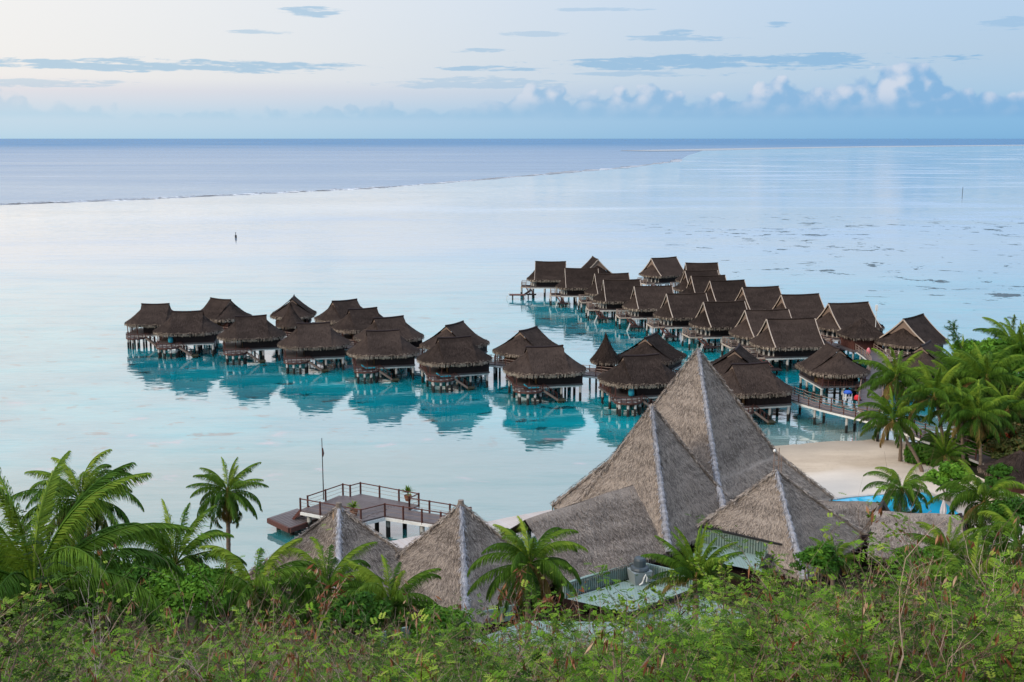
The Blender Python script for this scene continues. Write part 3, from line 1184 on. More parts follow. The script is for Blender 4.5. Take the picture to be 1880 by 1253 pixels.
for x, y, yaw, lab, s in RROW:
    place('B', x, y, yaw, lab, GR, s, 1.0)
QROW = [
    (18.2, 248.2, -83, 'bungalow seen gable-on behind the far tip of the right pier', 0.9),
    (33.3, 248.8, 28, 'bungalow standing apart at the far end, railed walkway before its dark room', 0.95),
    (39.8, 238.0, 2, 'far bungalow of the ocean-side row, flat dark ridge against the pale water', 0.97),
    (37.5, 224.5, 9, 'third bungalow of the ocean-side row, its ridge just below the farthest ridge', 0.95),
    (37.4, 215.8, 7, 'fourth bungalow of the ocean-side row, wedged between neighbouring roofs', 0.95),
    (39.6, 208.2, 10, 'fifth bungalow of the ocean-side row from the far end', 0.95),
    (43.8, 199.1, 11, 'sixth bungalow of the ocean-side row from the far end', 0.97),
    (48.3, 189.2, 12, 'seventh bungalow of the ocean-side row from the far end', 0.97),
    (53.5, 179.2, 14, 'broad-roofed bungalow, both roof skirts showing, behind the small square hut', 1.0),
    (58.9, 165.0, 47, 'rightmost bungalow with brown bargeboards above the palms', 0.97),
]
for x, y, yaw, lab, s in QROW:
    place('B', x, y, yaw, lab, GR, s, 1.0)


def cone_hut(x, y, zt, ze, r, label, name='pointed_hut', wall='dark_wood', square=False, zf=2.2, pillar=True):
    root = empty(name, (x, y, 0), R(10))
    rb = MB()

    def fn(u, v):
        a = 2 * PI * u
        k = v ** 1.25 if not square else v
        rr = r * (0.10 * v + 0.9 * (v ** 1.7)) if not square else r * v
        if square:
            mm = max(abs(math.cos(a)), abs(math.sin(a)))
            rr = rr / (mm ** 0.75)
        return (rr * math.cos(a), rr * math.sin(a), zt - (zt - ze) * (prof(k) if square else v))
    rb.grid(fn, 24, 14)
    P, D, N = grid_samples(fn, 900)
    rb.quads(tufts(P, D, N, 0.5, 0.07, 0.3, 0.05), rng.uniform(0.1, 0.95, len(P)))
    rb.add([tuple(np.array(fn(k / 24, 1)) * (0.95, 0.95, 1) - np.array((0, 0, 0.22))) for k in range(24)], [tuple(range(24))])
    roof = rb.build('roof', 'bungalow_thatch', root)
    fb = []
    for _ in range(340):
        a = rnd.random()
        p = np.array(fn(a, rnd.uniform(0.95, 1.0)))
        q = np.array(fn(a + 0.001, 1.0)) - np.array(fn(a, 1.0))
        q = q / np.linalg.norm(q) * rnd.uniform(0.04, 0.10)
        dn = np.array((0, 0, -rnd.uniform(0.2, 0.48)))
        fb.append([p - q, p + q, p + q * 0.6 + dn, p - q * 0.6 + dn])
    f_ = MB()
    f_.quads(np.array(fb), rng.uniform(0.1, 0.9, len(fb)))
    f_.build('eave_fringe', 'fringe_thatch', roof)
    if square:
        wall_box(root, -r * 0.72, r * 0.72, r * 0.72, zf, ze + 0.1, 'wall', wall)
    else:
        b = MB()
        b.tube([(0, 0, zf), (0, 0, ze + 0.3)], [r * 0.62] * 2, 8)
        b.build('wall', wall, root)
    fl = MB()
    fl.box((0, 0, zf - 0.1), (r * 1.9, r * 1.9, 0.2))
    fl.build('floor', 'deck_wood', root)
    if pillar:
        b = MB()
        b.box((0, 0, 0.5), (1.3, 1.3, 3.0))
        b.build('pillar', 'mossy_concrete', root)
    stilts(root, [(i * r * 0.8, j * r * 0.8) for i in (-1, 1) for j in (-1, 1)], zf - 0.2, 0.14)
    return tag(root, label, 'hut')


cone_hut(-35.5, 180.6, 7.2, 3.5, 2.35, 'pointed thatched hut rising between the bungalows of the left pier')
cone_hut(12.6, 150.2, 7.6, 3.6, 2.15, 'pointed witch-hat thatched hut on the boardwalk, left of the pyramids')
cone_hut(52.3, 167.6, 6.7, 4.1, 3.1, 'small square hut with a peaked thatch roof and red-brown door wall', 'service_hut', 'red_wood', True, 2.2, False)


gx, gy, _gz = at_y(1874, 826, 97)
cone_hut(gx, gy, 6.0, 3.9, 2.7, 'low brown thatched garden hut half buried in trees at the right edge', 'garden_hut', 'red_wood', True, 2.3, False)


# ------------------------------------------------------------------ boardwalks
def smooth_line(pts, n=6):
    out = []
    P = [Vector(p) for p in pts]
    for i in range(len(P) - 1):
        p0, p1, p2, p3 = P[max(i - 1, 0)], P[i], P[i + 1], P[min(i + 2, len(P) - 1)]
        for k in range(n):
            t = k / n
            out.append(0.5 * ((2 * p1) + (-p0 + p2) * t + (2 * p0 - 5 * p1 + 4 * p2 - p3) * t * t + (-p0 + 3 * p1 - 3 * p2 + p3) * t ** 3))
    out.append(P[-1])
    return out


def boardwalk(name, label, pts, width, z, pile=5.0, mat='deck_wood', rails=True, rail_mat='red_wood', cat='boardwalk', beam='white_paint', h=0.95):
    root = tag(empty(name, (0, 0, 0)), label, cat)
    L = smooth_line([(x, y, 0) for x, y in pts])
    side = []
    for i, p in enumerate(L):
        d = (L[min(i + 1, len(L) - 1)] - L[max(i - 1, 0)]).normalized()
        side.append(Vector((-d.y, d.x, 0)) * (width / 2))
    dk = MB()
    vs = []
    for p, s in zip(L, side):
        vs += [(p.x + s.x, p.y + s.y, z), (p.x - s.x, p.y - s.y, z), (p.x + s.x, p.y + s.y, z - 0.12), (p.x - s.x, p.y - s.y, z - 0.12)]
    fs = []
    for i in range(len(L) - 1):
        a, b = 4 * i, 4 * i + 4
        fs += [(a, a + 1, b + 1, b), (a + 2, b + 2, b + 3, a + 3), (a, b, b + 2, a + 2), (a + 1, a + 3, b + 3, b + 1)]
    fs += [(0, 2, 3, 1), (4 * len(L) - 4, 4 * len(L) - 3, 4 * len(L) - 1, 4 * len(L) - 2)]
    dk.add(vs, fs)
    # board joints: slightly raised alternate planks
    total = sum((L[i + 1] - L[i]).length for i in range(len(L) - 1))
    acc, nxt = 0.0, 0.0
    for i in range(len(L) - 1):
        seg = (L[i + 1] - L[i]).length
        while nxt < acc + seg:
            t = (nxt - acc) / seg
            p = L[i].lerp(L[i + 1], t)
            s = side[i].lerp(side[i + 1], t) * 0.985
            if rnd.random() < 0.85:
                dk.beam(p + s + Vector((0, 0, z + 0.006)), p - s + Vector((0, 0, z + 0.006)), 0.22, 0.03, 0, rnd.random())
            nxt += 0.3
        acc += seg
    dk.build('deck', mat, root)
    for k in (-1, 1):
        eb = MB()
        for i in range(len(L) - 1):
            eb.beam(L[i] + side[i] * k * 0.94 + Vector((0, 0, z - 0.24)), L[i + 1] + side[i + 1] * k * 0.94 + Vector((0, 0, z - 0.24)), 0.14, 0.24)
        eb.build('edge_beam', beam, root)
    if rails:
        for k in (-1, 1):
            rb = MB()
            acc, nxt = 0.0, 0.0
            posts = []
            for i in range(len(L) - 1):
                seg = (L[i + 1] - L[i]).length
                while nxt < acc + seg:
                    t = (nxt - acc) / seg
                    posts.append(L[i].lerp(L[i + 1], t) + side[i].lerp(side[i + 1], t) * k * 0.95)
                    nxt += 1.7
                acc += seg
            for p in posts:
                rb.box((p.x, p.y, z + h / 2 - 0.08), (0.11, 0.11, h + 0.2))
            for p, q in zip(posts[:-1], posts[1:]):
                for zz, sag in ((h * 0.95, 0.03), (h * 0.6, 0.09), (h * 0.3, 0.09)):
                    mid = p.lerp(q, 0.5) + Vector((0, 0, z + zz - sag))
                    rb.beam(p + Vector((0, 0, z + zz)), mid, 0.06, 0.06, 1)
                    rb.beam(mid, q + Vector((0, 0, z + zz)), 0.06, 0.06, 1)
            rb.build('railing', [rail_mat, 'rail_wood'], root)
    acc, nxt = 0.0, pile * 0.4
    sp = []
    for i in range(len(L) - 1):
        seg = (L[i + 1] - L[i]).length
        while nxt < acc + seg:
            t = (nxt - acc) / seg
            for k in (-0.75, 0.75):
                p = L[i].lerp(L[i + 1], t) + side[i].lerp(side[i + 1], t) * k
                sp.append((p.x, p.y))
            nxt += pile
        acc += seg
    stilts(root, sp, z - 0.14, 0.16)
    return root


off = (2.9, 5.3)
boardwalk('boardwalk', 'long railed boardwalk running between the two rows of the left pier',
          [(x + off[0], y + off[1]) for _, x, y, *_r in LROW[:8]] + [(29.5, 139.6)], 1.9, 2.25, 5.5)
boardwalk('boardwalk', 'curved boardwalk with sagging rope rails leading to the palm shore',
          [(30.6, 139.2), (33.4, 135.6), (35.2, 131.2), (37.3, 127.6), (39.7, 124.2), (42.3, 119.1), (44.5, 112.5), (46.5, 106)], 2.0, 2.2, 4.6)
boardwalk('boardwalk', 'dark sloping boardwalk ramp with pale railings from the right pier to the curved walk',
          [(52.0, 165), (51.5, 157), (49.8, 150.5), (46.2, 142.4), (42.4, 131.2), (41.2, 127.4)], 2.8, 2.25, 5.0, rail_mat='rail_wood')
boardwalk('boardwalk', 'boardwalk hidden between the two roof rows of the right pier',
          [(16.5, 246), (22, 232), (29.5, 212), (36.0, 195), (43.5, 178), (49.5, 168.8)], 2.0, 2.25, 6.0)

# ------------------------------------------------------------------ jetty in the foreground lagoon
def jetty():
    root = tag(empty('jetty', (0, 0, 0)), 'square wooden jetty with dark posts and white beams in the near lagoon', 'jetty')
    z = 2.0
    main = [(-17.9, 92.3), (-14.9, 96.4), (-14.2, 96.0), (-13.4, 96.8), (-8.0, 93.7), (-8.8, 92.4), (-3.4, 89.92), (-4.2, 88.02), (-10.6, 90.9), (-12.4, 89.4)]
    dk = MB()
    n = len(main)
    dk.add([(x, y, z) for x, y in main] + [(x, y, z - 0.14) for x, y in main],
           [tuple(range(n))[::-1], tuple(range(n, 2 * n))] + [(i, (i + 1) % n, n + (i + 1) % n, n + i) for i in range(n)])
    # planks along the platform
    u = Vector((0.865, -0.50, 0))
    v = Vector((0.50, 0.865, 0))
    o0 = Vector((-17.6, 92.35, z + 0.012))
    for k in range(21):
        dk.beam(o0 + v * (0.08 + 0.22 * k) + u * 0.1, o0 + v * (0.08 + 0.22 * k) + u * (5.6 + rnd.uniform(0, 0.6)), 0.18, 0.03, 0, rnd.random())
    dk.build('deck', 'deck_wood', root)
    eb = MB()
    for i in range(n):
        a, b = Vector((*main[i], z - 0.27)), Vector((*main[(i + 1) % n], z - 0.27))
        eb.beam(a, b, 0.16, 0.26)
    eb.build('edge_beam', 'white_paint', root)

    def rail(pts, sub=1.9, h=1.0):
        b = MB()
        for i in range(len(pts) - 1):
            p, q = Vector((*pts[i], z)), Vector((*pts[i + 1], z))
            m_ = max(1, round((q - p).length / sub))
            for k in range(m_ + (1 if i == len(pts) - 2 else 0)):
                c = p.lerp(q, k / m_)
                b.box((c.x, c.y, z + h / 2 - 0.1), (0.13, 0.13, h + 0.35), 0.5)
            b.beam(p + Vector((0, 0, h)), q + Vector((0, 0, h)), 0.09, 0.07)
            for zz in (0.35, 0.68):
                b.beam(p + Vector((0, 0, zz)), q + Vector((0, 0, zz)), 0.022, 0.022, 1)
        b.build('railing', ['red_wood', 'rail_wood'], root)
    rail([(-17.4, 93.0), (-14.9, 96.4), (-14.2, 96.0), (-13.4, 96.8), (-8.0, 93.7), (-8.7, 92.5)])
    rail([(-17.9, 92.3), (-12.4, 89.4), (-10.6, 90.9), (-4.2, 88.0)])
    rail([(-8.7, 92.5), (-3.4, 89.9)])
    stilts(root, [(-17.2, 92.4), (-14.8, 91.2), (-12.4, 90.0), (-14.6, 95.8), (-11.5, 92.6), (-9.2, 93.3), (-10.4, 91.3), (-7.6, 91.6), (-7.4, 89.8), (-4.9, 90.4), (-4.7, 88.5)], z - 0.4, 0.19)
    return root


jetty()
lowp = tag(empty('landing_stage', (0, 0, 0)), 'low heavy timber landing stage off the left corner of the jetty', 'landing stage')
b = MB()
lp_ = [(-20.9, 93.4), (-18.9, 95.9), (-17.0, 94.2), (-16.6, 93.4), (-18.6, 90.9)]
n = len(lp_)
b.add([(x, y, 0.95) for x, y in lp_] + [(x, y, 0.55) for x, y in lp_], [tuple(range(n))[::-1], tuple(range(n, 2 * n))] + [(i, (i + 1) % n, n + (i + 1) % n, n + i) for i in range(n)])
for k in range(9):
    p = Vector((-20.75, 93.35, 0.962)) + Vector((0.66, -0.72, 0)) * (0.2 + 0.34 * k)
    b.beam(p, p + Vector((1.6, 2.0, 0)), 0.26, 0.03, 0, rnd.random())
b.build('deck', 'deck_wood', lowp)
b = MB()
b.beam((-20.9, 93.4, 0.72), (-18.6, 90.9, 0.72), 0.3, 0.42)
b.beam((-18.6, 90.9, 0.72), (-16.6, 93.4, 0.72), 0.3, 0.42)
b.build('fender', 'red_wood', lowp)
stilts(lowp, [(-20.0, 93.2), (-18.6, 91.8), (-18.6, 95.0), (-17.2, 93.2)], 0.6, 0.2)
stair_mb((-17.6, 92.9, 1.95), (-18.4, 93.4, 0.95), 1.1, 4).build('stair', 'red_wood', lowp)
# swim stage at the far tip of the right pier
sx_, sy_, _ = at_z(950, 542, 0.9)
sw = tag(empty('landing_stage', (sx_, sy_, 0)), 'small red-brown swim stage at the far left tip of the right pier', 'landing stage')
b = MB()
b.box((0, 0, 0.95), (3.4, 1.8, 0.16))
b.build('deck', 'red_wood', sw)
stair_mb((2.9, 0.2, 2.0), (1.5, 0.1, 1.0), 1.0, 5).build('stair', 'dark_wood', sw)
b = MB()
for yy in (-0.35, 0.35):
    b.beam((-1.7, yy, 1.5), (-2.5, yy, -0.4), 0.07, 0.07)
for k in range(5):
    b.beam((-1.75 - 0.15 * k, -0.35, 1.3 - 0.36 * k), (-1.75 - 0.15 * k, 0.35, 1.3 - 0.36 * k), 0.05, 0.05)
b.build('ladder', 'white_paint', sw)
stilts(sw, [(-1.0, -0.6), (1.2, -0.6), (-1.0, 0.6), (1.2, 0.6)], 0.9, 0.14)
# flagpole on the jetty
fx, fy, _ = at_z(594, 912, 2.0)
fp = tag(empty('flagpole', (fx, fy, 2.0)), 'thin dark flagpole with a furled flag at the left side of the jetty', 'flagpole')
b = MB()
b.tube([(0, 0, -0.3), (0, 0, 5.3)], [0.05, 0.03], 8)
b.build('pole', 'dark_wood', fp)
b = MB()
b.tube([(0.05, 0, 3.6), (0.08, 0.02, 3.9), (0.05, 0, 4.4)], [0.03, 0.09, 0.04], 6)
b.build('flag', 'red_wood', fp)
# promenade of pale planks along the shore, behind the twin pavilions
boardwalk('promenade', 'pale weathered plank promenade running behind the twin pavilions to the jetty',
          [(-12.5, 83.5), (-8.6, 86.0), (-4.5, 88.4), (0.5, 91.6), (4.0, 93.5)], 2.6, 1.25, 5.0, 'pale_deck', False, cat='promenade')

# ------------------------------------------------------------------ thatched lodge
def lerp3(a, b, t): return tuple(a[i] + (b[i] - a[i]) * t for i in range(3))


def pyramid(root, apex, corners, kink=None, skip_faces=None, dens=95, cap_to=1.0, name='roof', caps=None):
    """hip roof: straight or flared faces from apex to corner ring; ridge caps along the hips"""
    ax = Vector(apex)
    cs = [Vector(c) for c in corners]

    def edge(c, t):
        if kink:
            kt, kf = kink     # at height fraction kt the plan fraction is kf
            f = (t / kt * kf) if t < kt else kf + (1 - kf) * (t - kt) / (1 - kt)
        else:
            f = t * (0.93 + 0.07 * t)
        return Vector((ax.x + (c.x - ax.x) * f, ax.y + (c.y - ax.y) * f, ax.z + (c.z - ax.z) * t))
    rb = MB()
    nc = len(cs)
    for k in range(nc):
        c0, c1 = cs[k], cs[(k + 1) % nc]
        sk = (skip_faces or {}).get(k)

        def fn(u, v, c0=c0, c1=c1):
            p = edge(c0, v).lerp(edge(c1, v), u)
            p.z += 0.05 * math.sin(u * 9 + v * 14 + c0.x) * v
            return tuple(p)
        rb.grid(fn, 14, 22, 0, 0.5, sk)
        area = (c1 - c0).length * (ax - (c0 + c1) / 2).length / 2
        P, D, N = grid_samples(fn, int(area * dens), (lambda u, v: not sk(u, v)) if sk else None)
        rb.quads(tufts(P, D, N, 0.32, 0.042, 0.42, 0.05), rng.uniform(0.0, 1.0, len(P)))
        # eave thickness with ragged straw
        m_ = 60
        fb = []
        for _ in range(int((c1 - c0).length * 16)):
            u = rnd.random()
            if sk and sk(u, 0.99):
                continue
            p = np.array(fn(u, 1.0))
            tv = np.array(c1 - c0)
            tv = tv / np.linalg.norm(tv) * rnd.uniform(0.03, 0.08)
            dn = np.array((0, 0, -rnd.uniform(0.15, 0.4)))
            fb.append([p - tv, p + tv, p + tv * 0.5 + dn, p - tv * 0.5 + dn])
        if fb:
            rb.quads(np.array(fb), rng.uniform(0.1, 0.8, len(fb)))
    roof = rb.build(name, 'lodge_thatch', root)
    for k in range(nc):
        if caps is not None and k not in caps:
            continue
        c = cs[k]
        cb = MB()
        n = int((c - ax).length / 0.22)
        pts, rads = [], []
        for i in range(n + 1):
            t = i / n * cap_to
            p = edge(c, t)
            pts.append((p.x + rnd.uniform(-0.03, 0.03), p.y, p.z + 0.03))
            rads.append((0.13 + 0.17 * t) * (1.0 if k == nc - 1 else 0.5) * (1.12 if i % 2 else 0.86) * rnd.uniform(0.92, 1.08))
        cb.tube(pts, rads, 8)
        P, D, N = [], [], []
        dn = (c - ax).normalized()
        for i in range(int(n * 9)):
            t = rnd.random() * cap_to
            p = edge(c, t)
            sd_ = Vector((-dn.y, dn.x, 0)).normalized()
            oo = rnd.uniform(-1, 1)
            rr = 0.17 + 0.14 * t
            P.append(tuple(p + sd_ * oo * rr + Vector((0, 0, 0.03 + rr * (1 - oo * oo) ** 0.5))))
            D.append(tuple((dn + sd_ * oo * 0.5).normalized()))
            N.append(tuple((Vector((0, 0, 1)) + sd_ * oo).normalized()))
        cb.quads(tufts(np.array(P), np.array(D), np.array(N), 0.3, 0.06, 0.4, 0.07), rng.uniform(0.1, 1, len(P)))
        cb.build('ridge_cap', 'ridge_thatch' if k == nc - 1 else 'lodge_thatch', roof)
    return roof


def gable_roof(root, a, b, eave_a, eave_b, back=True, name='roof', thick=0.3, dens=90):
    """single ridge a-b; front slope to eave_a-eave_b; mirrored back slope"""
    A, B, EA, EB = map(Vector, (a, b, eave_a, eave_b))
    rb = MB()

    def fr(u, v):
        p = A.lerp(B, u).lerp(EA.lerp(EB, u), v)
        p.z += 0.04 * math.sin(u * 11 + v * 9) - 0.25 * v * (1 - v)
        return tuple(p)
    bk_a, bk_b = A * 2 - EA, B * 2 - EB
    bk_a.z, bk_b.z = EA.z, EB.z

    def bk(u, v):
        p = A.lerp(B, u).lerp(bk_a.lerp(bk_b, u), v)
        p.z -= 0.25 * v * (1 - v)
        return tuple(p)
    for fn in ((fr, bk) if back else (fr,)):
        rb.grid(fn, 14, 12)
        area = (B - A).length * (EA - A).length
        P, D, N = grid_samples(fn, int(area * dens))
        rb.quads(tufts(P, D, N, 0.32, 0.042, 0.42, 0.05), rng.uniform(0.0, 1.0, len(P)))
        fb = []
        for _ in range(int((B - A).length * 16)):
            p = np.array(fn(rnd.random(), 1.0))
            tv = np.array((EB - EA).normalized()) * rnd.uniform(0.03, 0.08)
            dn = np.array((0, 0, -rnd.uniform(0.15, 0.4)))
            fb.append([p - tv, p + tv, p + tv * 0.5 + dn, p - tv * 0.5 + dn])
        rb.quads(np.array(fb), rng.uniform(0.1, 0.8, len(fb)))
    roof = rb.build(name, 'lodge_thatch', root)
    return roof


lodge = tag(empty('thatched_lodge', (0, 0, 0)), 'large grey thatched lodge with steep pyramid roofs and low wings on the shore', 'lodge')
pyramid(lodge, (15.3, 92.0, 15.85), [(27.2, 92.6, 2.9), (14.6, 103.6, 2.9), (3.3, 90.6, 2.9), (16.4, 80.4, 2.9)], (0.70, 0.585), dens=85, caps=(0, 2, 3))
pyramid(lodge, (10.6, 84.2, 13.0), [(18.0, 84.9, 4.0), (10.4, 91.5, 4.0), (3.9, 83.4, 4.0), (11.15, 76.9, 4.0)], None, caps=(0, 2, 3), dens=110)
pyramid(lodge, (19.35, 80.2, 9.0), [(27.2, 82.6, 3.0), (19.6, 87.5, 3.0), (12.4, 80.8, 3.6), (20.15, 74.2, 3.0)], None,
        {2: lambda u, v: v > 0.74 and u < 0.70}, caps=(0, 2, 3), dens=110)
gable_roof(lodge, (0.9, 75.5, 6.95), (9.2, 81.7, 7.6), (3.6, 71.4, 3.9), (11.2, 77.0, 4.0))
rw = gable_roof(lodge, (22.5, 85.2, 5.2), (28.7, 84.7, 5.2), (22.0, 81.6, 3.0), (26.9, 82.3, 3.0))
bb_ = MB()
bb_.beam((28.75, 84.7, 5.2), (26.98, 82.25, 2.98), 0.16, 0.34)
bb_.beam((28.75, 84.7, 5.2), (30.4, 87.1, 3.0), 0.16, 0.34)
bb_.build('bargeboard', 'black_steel', rw)
rw = gable_roof(lodge, (27.6, 83.2, 5.0), (33.9, 82.4, 4.95), (25.9, 78.9, 3.0), (33.0, 77.9, 3.0))
bb_ = MB()
bb_.beam((33.95, 82.4, 4.95), (33.05, 77.9, 2.98), 0.16, 0.3)
bb_.beam((33.95, 82.4, 4.95), (34.85, 86.9, 2.98), 0.16, 0.3)
bb_.build('bargeboard', 'dark_wood', rw)
b = MB()
for (x, y, sx, sy, rz) in [(10.6, 84.2, 9.2, 9.2, R(45)), (15.3, 92.0, 14.5, 14.5, R(45)), (19.5, 80.8, 8.4, 8.4, R(45)), (26.5, 83.6, 6, 3.4, 0), (30.5, 82.4, 4.4, 5.4, 0), (6.5, 77.2, 7.5, 4.5, R(37))]:
    b.box((x, y, 1.9), (sx, sy, 3.0), rz)
b.build('wall', 'dark_wood', lodge)
b = MB()
b.box((34.0, 82.0, 1.9), (1.6, 6.0, 2.0), R(6))
b.build('bar_wall', 'red_wall', lodge)
b = MB()
for k in range(3):
    b.box((34.9, 79.6 + 2.0 * k, 2.1), (0.2, 0.2, 3.4))
b.build('post', 'dark_wood', lodge)

# green metal service roofs in front of the wing
mr = MB()
mr.add([(3.6, 71.1, 3.0), (8.9, 75.0, 3.0), (12.2, 72.8, 3.0), (7.4, 68.8, 3.0)], [(0, 1, 2, 3)])
metal = mr.build('metal_roof', 'green_metal', lodge)
mr = MB()
mr.beam((3.4, 71.35, 3.45), (8.7, 75.35, 3.45), 0.12, 1.0)
mr.beam((8.8, 75.4, 3.45), (12.4, 73.0, 3.45), 0.12, 1.0)
u_ = Vector((5.3, 4.0, 0)).normalized()
for k in range(36):
    p = Vector((3.5, 71.3, 3.45)) + u_ * (0.185 * k)
    mr.box((p.x + 0.045, p.y - 0.06, 3.43), (0.07, 0.05, 0.96), R(37))
for k in range(22):
    p = Vector((8.9, 75.25, 3.45)) + Vector((3.6, -2.4, 0)).normalized() * (0.19 * k)
    mr.box((p.x - 0.03, p.y - 0.06, 3.43), (0.07, 0.05, 0.96), R(-34))
mr.build('parapet', 'green_metal', metal)
mr = MB()
mr.beam((3.4, 71.3, 3.98), (8.75, 75.4, 3.98), 0.26, 0.07)
mr.build('coping', 'green_metal', metal)
mr = MB()
for k in range(34):
    a = Vector((7.3, 68.7, 2.98)).lerp(Vector((12.3, 72.7, 2.98)), k / 33)
    mr.box((a.x, a.y, 2.92), (0.11, 0.10, 0.10), R(38))
mr.beam((7.35, 68.8, 2.84), (12.3, 72.75, 2.84), 0.1, 0.1)
mr.build('drip_edge', 'black_steel', metal)
mr = MB()
mr.add([(1.0, 69.2, 2.3), (6.9, 69.0, 2.3), (12.8, 73.4, 2.3), (15.5, 70.0, 2.3), (10.0, 60.0, 2.1), (2.0, 62.0, 2.1), (-2.5, 66.5, 2.2)], [tuple(range(7))[::-1]])
mr.beam((8.6, 68.6, 2.34), (10.2, 68.2, 2.34), 0.12, 0.05)
lowroof = mr.build('metal_roof', 'green_metal', lodge)
mr = MB()
mr.beam((-8.2, 66.8, 2.1), (0.2, 70.4, 2.4), 0.12, 1.0)
mr.build('parapet', 'green_metal', lowroof)
# recessed metal gutter beside the small pyramid
mr = MB()
mr.add([(14.2, 80.3, 3.55), (18.8, 77.0, 3.55), (17.4, 74.6, 3.45), (12.8, 77.6, 3.45)], [(0, 3, 2, 1)])
rec = mr.build('metal_roof', 'green_metal', lodge)
mr = MB()
mr.beam((14.0, 80.4, 4.1), (19.2, 76.7, 4.1), 0.1, 1.1)
for k in range(32):
    p = Vector((14.0, 80.33, 4.1)).lerp(Vector((19.1, 76.65, 4.1)), k / 31)
    mr.box((p.x - 0.05, p.y - 0.06, 4.09), (0.06, 0.05, 1.06), R(-36))
mr.build('parapet', 'green_metal', rec)
mr = MB()
mr.beam((18.6, 77.2, 3.9), (17.4, 74.9, 3.75), 0.5, 0.3)
mr.build('bargeboard', 'black_steel', rec)
mr = MB()
mr.beam((13.9, 80.3, 4.78), (19.1, 76.62, 4.72), 0.16, 0.12)
mr.build('gutter', 'black_steel', rec)

# roof extractor on the metal roof
ex = tag(empty('roof_extractor', (8.75, 74.0, 3.0), R(20)), 'dark hooded kitchen extractor on a grey box on the green metal roof', 'extractor')
b = MB()
b.add([(-0.55, -0.5, 0.0), (0.55, -0.5, 0.0), (0.55, 0.5, 0.0), (-0.55, 0.5, 0.0), (-0.68, -0.6, 0.9), (0.68, -0.6, 0.9), (0.68, 0.6, 0.9), (-0.68, 0.6, 0.9)],
      [(0, 1, 5, 4), (1, 2, 6, 5), (2, 3, 7, 6), (3, 0, 4, 7), (4, 5, 6, 7)])
b.build('housing', 'grey_steel', ex)
b = MB()
b.lathe([(0.62, 0.9), (0.66, 1.0), (0.60, 1.12), (0.42, 1.18), (0.42, 1.62), (0.36, 1.76), (0.2, 1.82)], n=12)
b.build('hood', 'dark_steel', ex)
b = MB()
b.tube([(-0.3, -0.62, 0.05), (-0.1, -0.66, 0.2), (0.0, -0.68, 0.55), (0.12, -0.68, 0.75), (0.22, -0.68, 0.55), (0.2, -0.64, 0.2)], [0.06] * 6, 7)
b.build('hose', 'white_paint', ex)
# antennas on the small pyramid
an = tag(empty('roof_antenna', (19.35, 80.2, 8.9)), 'slim pair of antennas on the peak of the small pyramid roof', 'antenna')
b = MB()
for dx_, h_ in ((-0.22, 1.6), (0.12, 1.9), (0.32, 1.3)):
    b.tube([(dx_, 0, 0), (dx_, 0, h_)], [0.035, 0.03], 6)
b.beam((-0.3, 0, 0.55), (0.4, 0, 0.55), 0.04, 0.04)
b.beam((-0.3, 0, 0.95), (0.4, 0, 0.95), 0.04, 0.04)
b.build('mast', 'rail_wood', an)
b = MB()
b.lathe([(0.02, 1.55), (0.10, 1.60), (0.11, 1.72), (0.02, 1.8)], (-0.22, 0, 0), 8)
b.build('lamp_head', 'white_paint', an)

# twin pavilions on the left
tw = tag(empty('thatched_pavilion', (0, 0, 0)), 'low thatched building with twin pyramid roofs in front of the jetty', 'pavilion')
pyramid(tw, (-11.9, 75.0, 8.0), [(-5.0, 75.8, 2.5), (-12.2, 81.8, 2.5), (-19.0, 76.2, 2.3), (-11.2, 68.6, 2.3)], None, caps=(0, 2, 3), dens=120)
pyramid(tw, (-3.5, 74.8, 8.25), [(3.2, 75.6, 2.5), (-3.6, 81.6, 2.5), (-10.2, 75.4, 2.5), (-2.85, 67.4, 2.3)], None, caps=(0, 2, 3), dens=120)
for x, y, z in ((-11.9, 75.0, 8.0), (-3.5, 74.8, 8.25)):
    b = MB()
    b.lathe([(0.42, -0.45), (0.26, -0.05), (0.19, 0.3), (0.21, 0.34), (0.08, 0.36)], (x, y, z), 10)
    b.build('finial', 'lodge_thatch', tw)
b = MB()
for x, y in ((-11.9, 75.2), (-3.5, 74.8)):
    b.box((x, y, 1.6), (8.4, 8.4, 2.4), R(45))
b.build('wall', 'dark_wood', tw)

# ------------------------------------------------------------------ pool and beach furniture
pool = tag(empty('swimming_pool', (0, 0, 0)), 'bright turquoise swimming pool with a pale rim behind the lodge wings', 'swimming pool')
pz = 1.22
pp_ = [at_z(px, py, pz) for px, py in [(1500, 921), (1560, 913), (1640, 906), (1700, 903), (1735, 920), (1768, 946), (1700, 985), (1560, 985)]]
b = MB()
b.add(pp_, [tuple(range(len(pp_)))[::-1]])
b.build('pool_basin_water', 'pool_water', pool)
b = MB()
for i in range(len(pp_)):
    b.beam(Vector(pp_[i]) + Vector((0, 0, -0.1)), Vector(pp_[(i + 1) % len(pp_)]) + Vector((0, 0, -0.1)), 0.4, 0.36)
b.build('coping', 'pool_tile', pool)


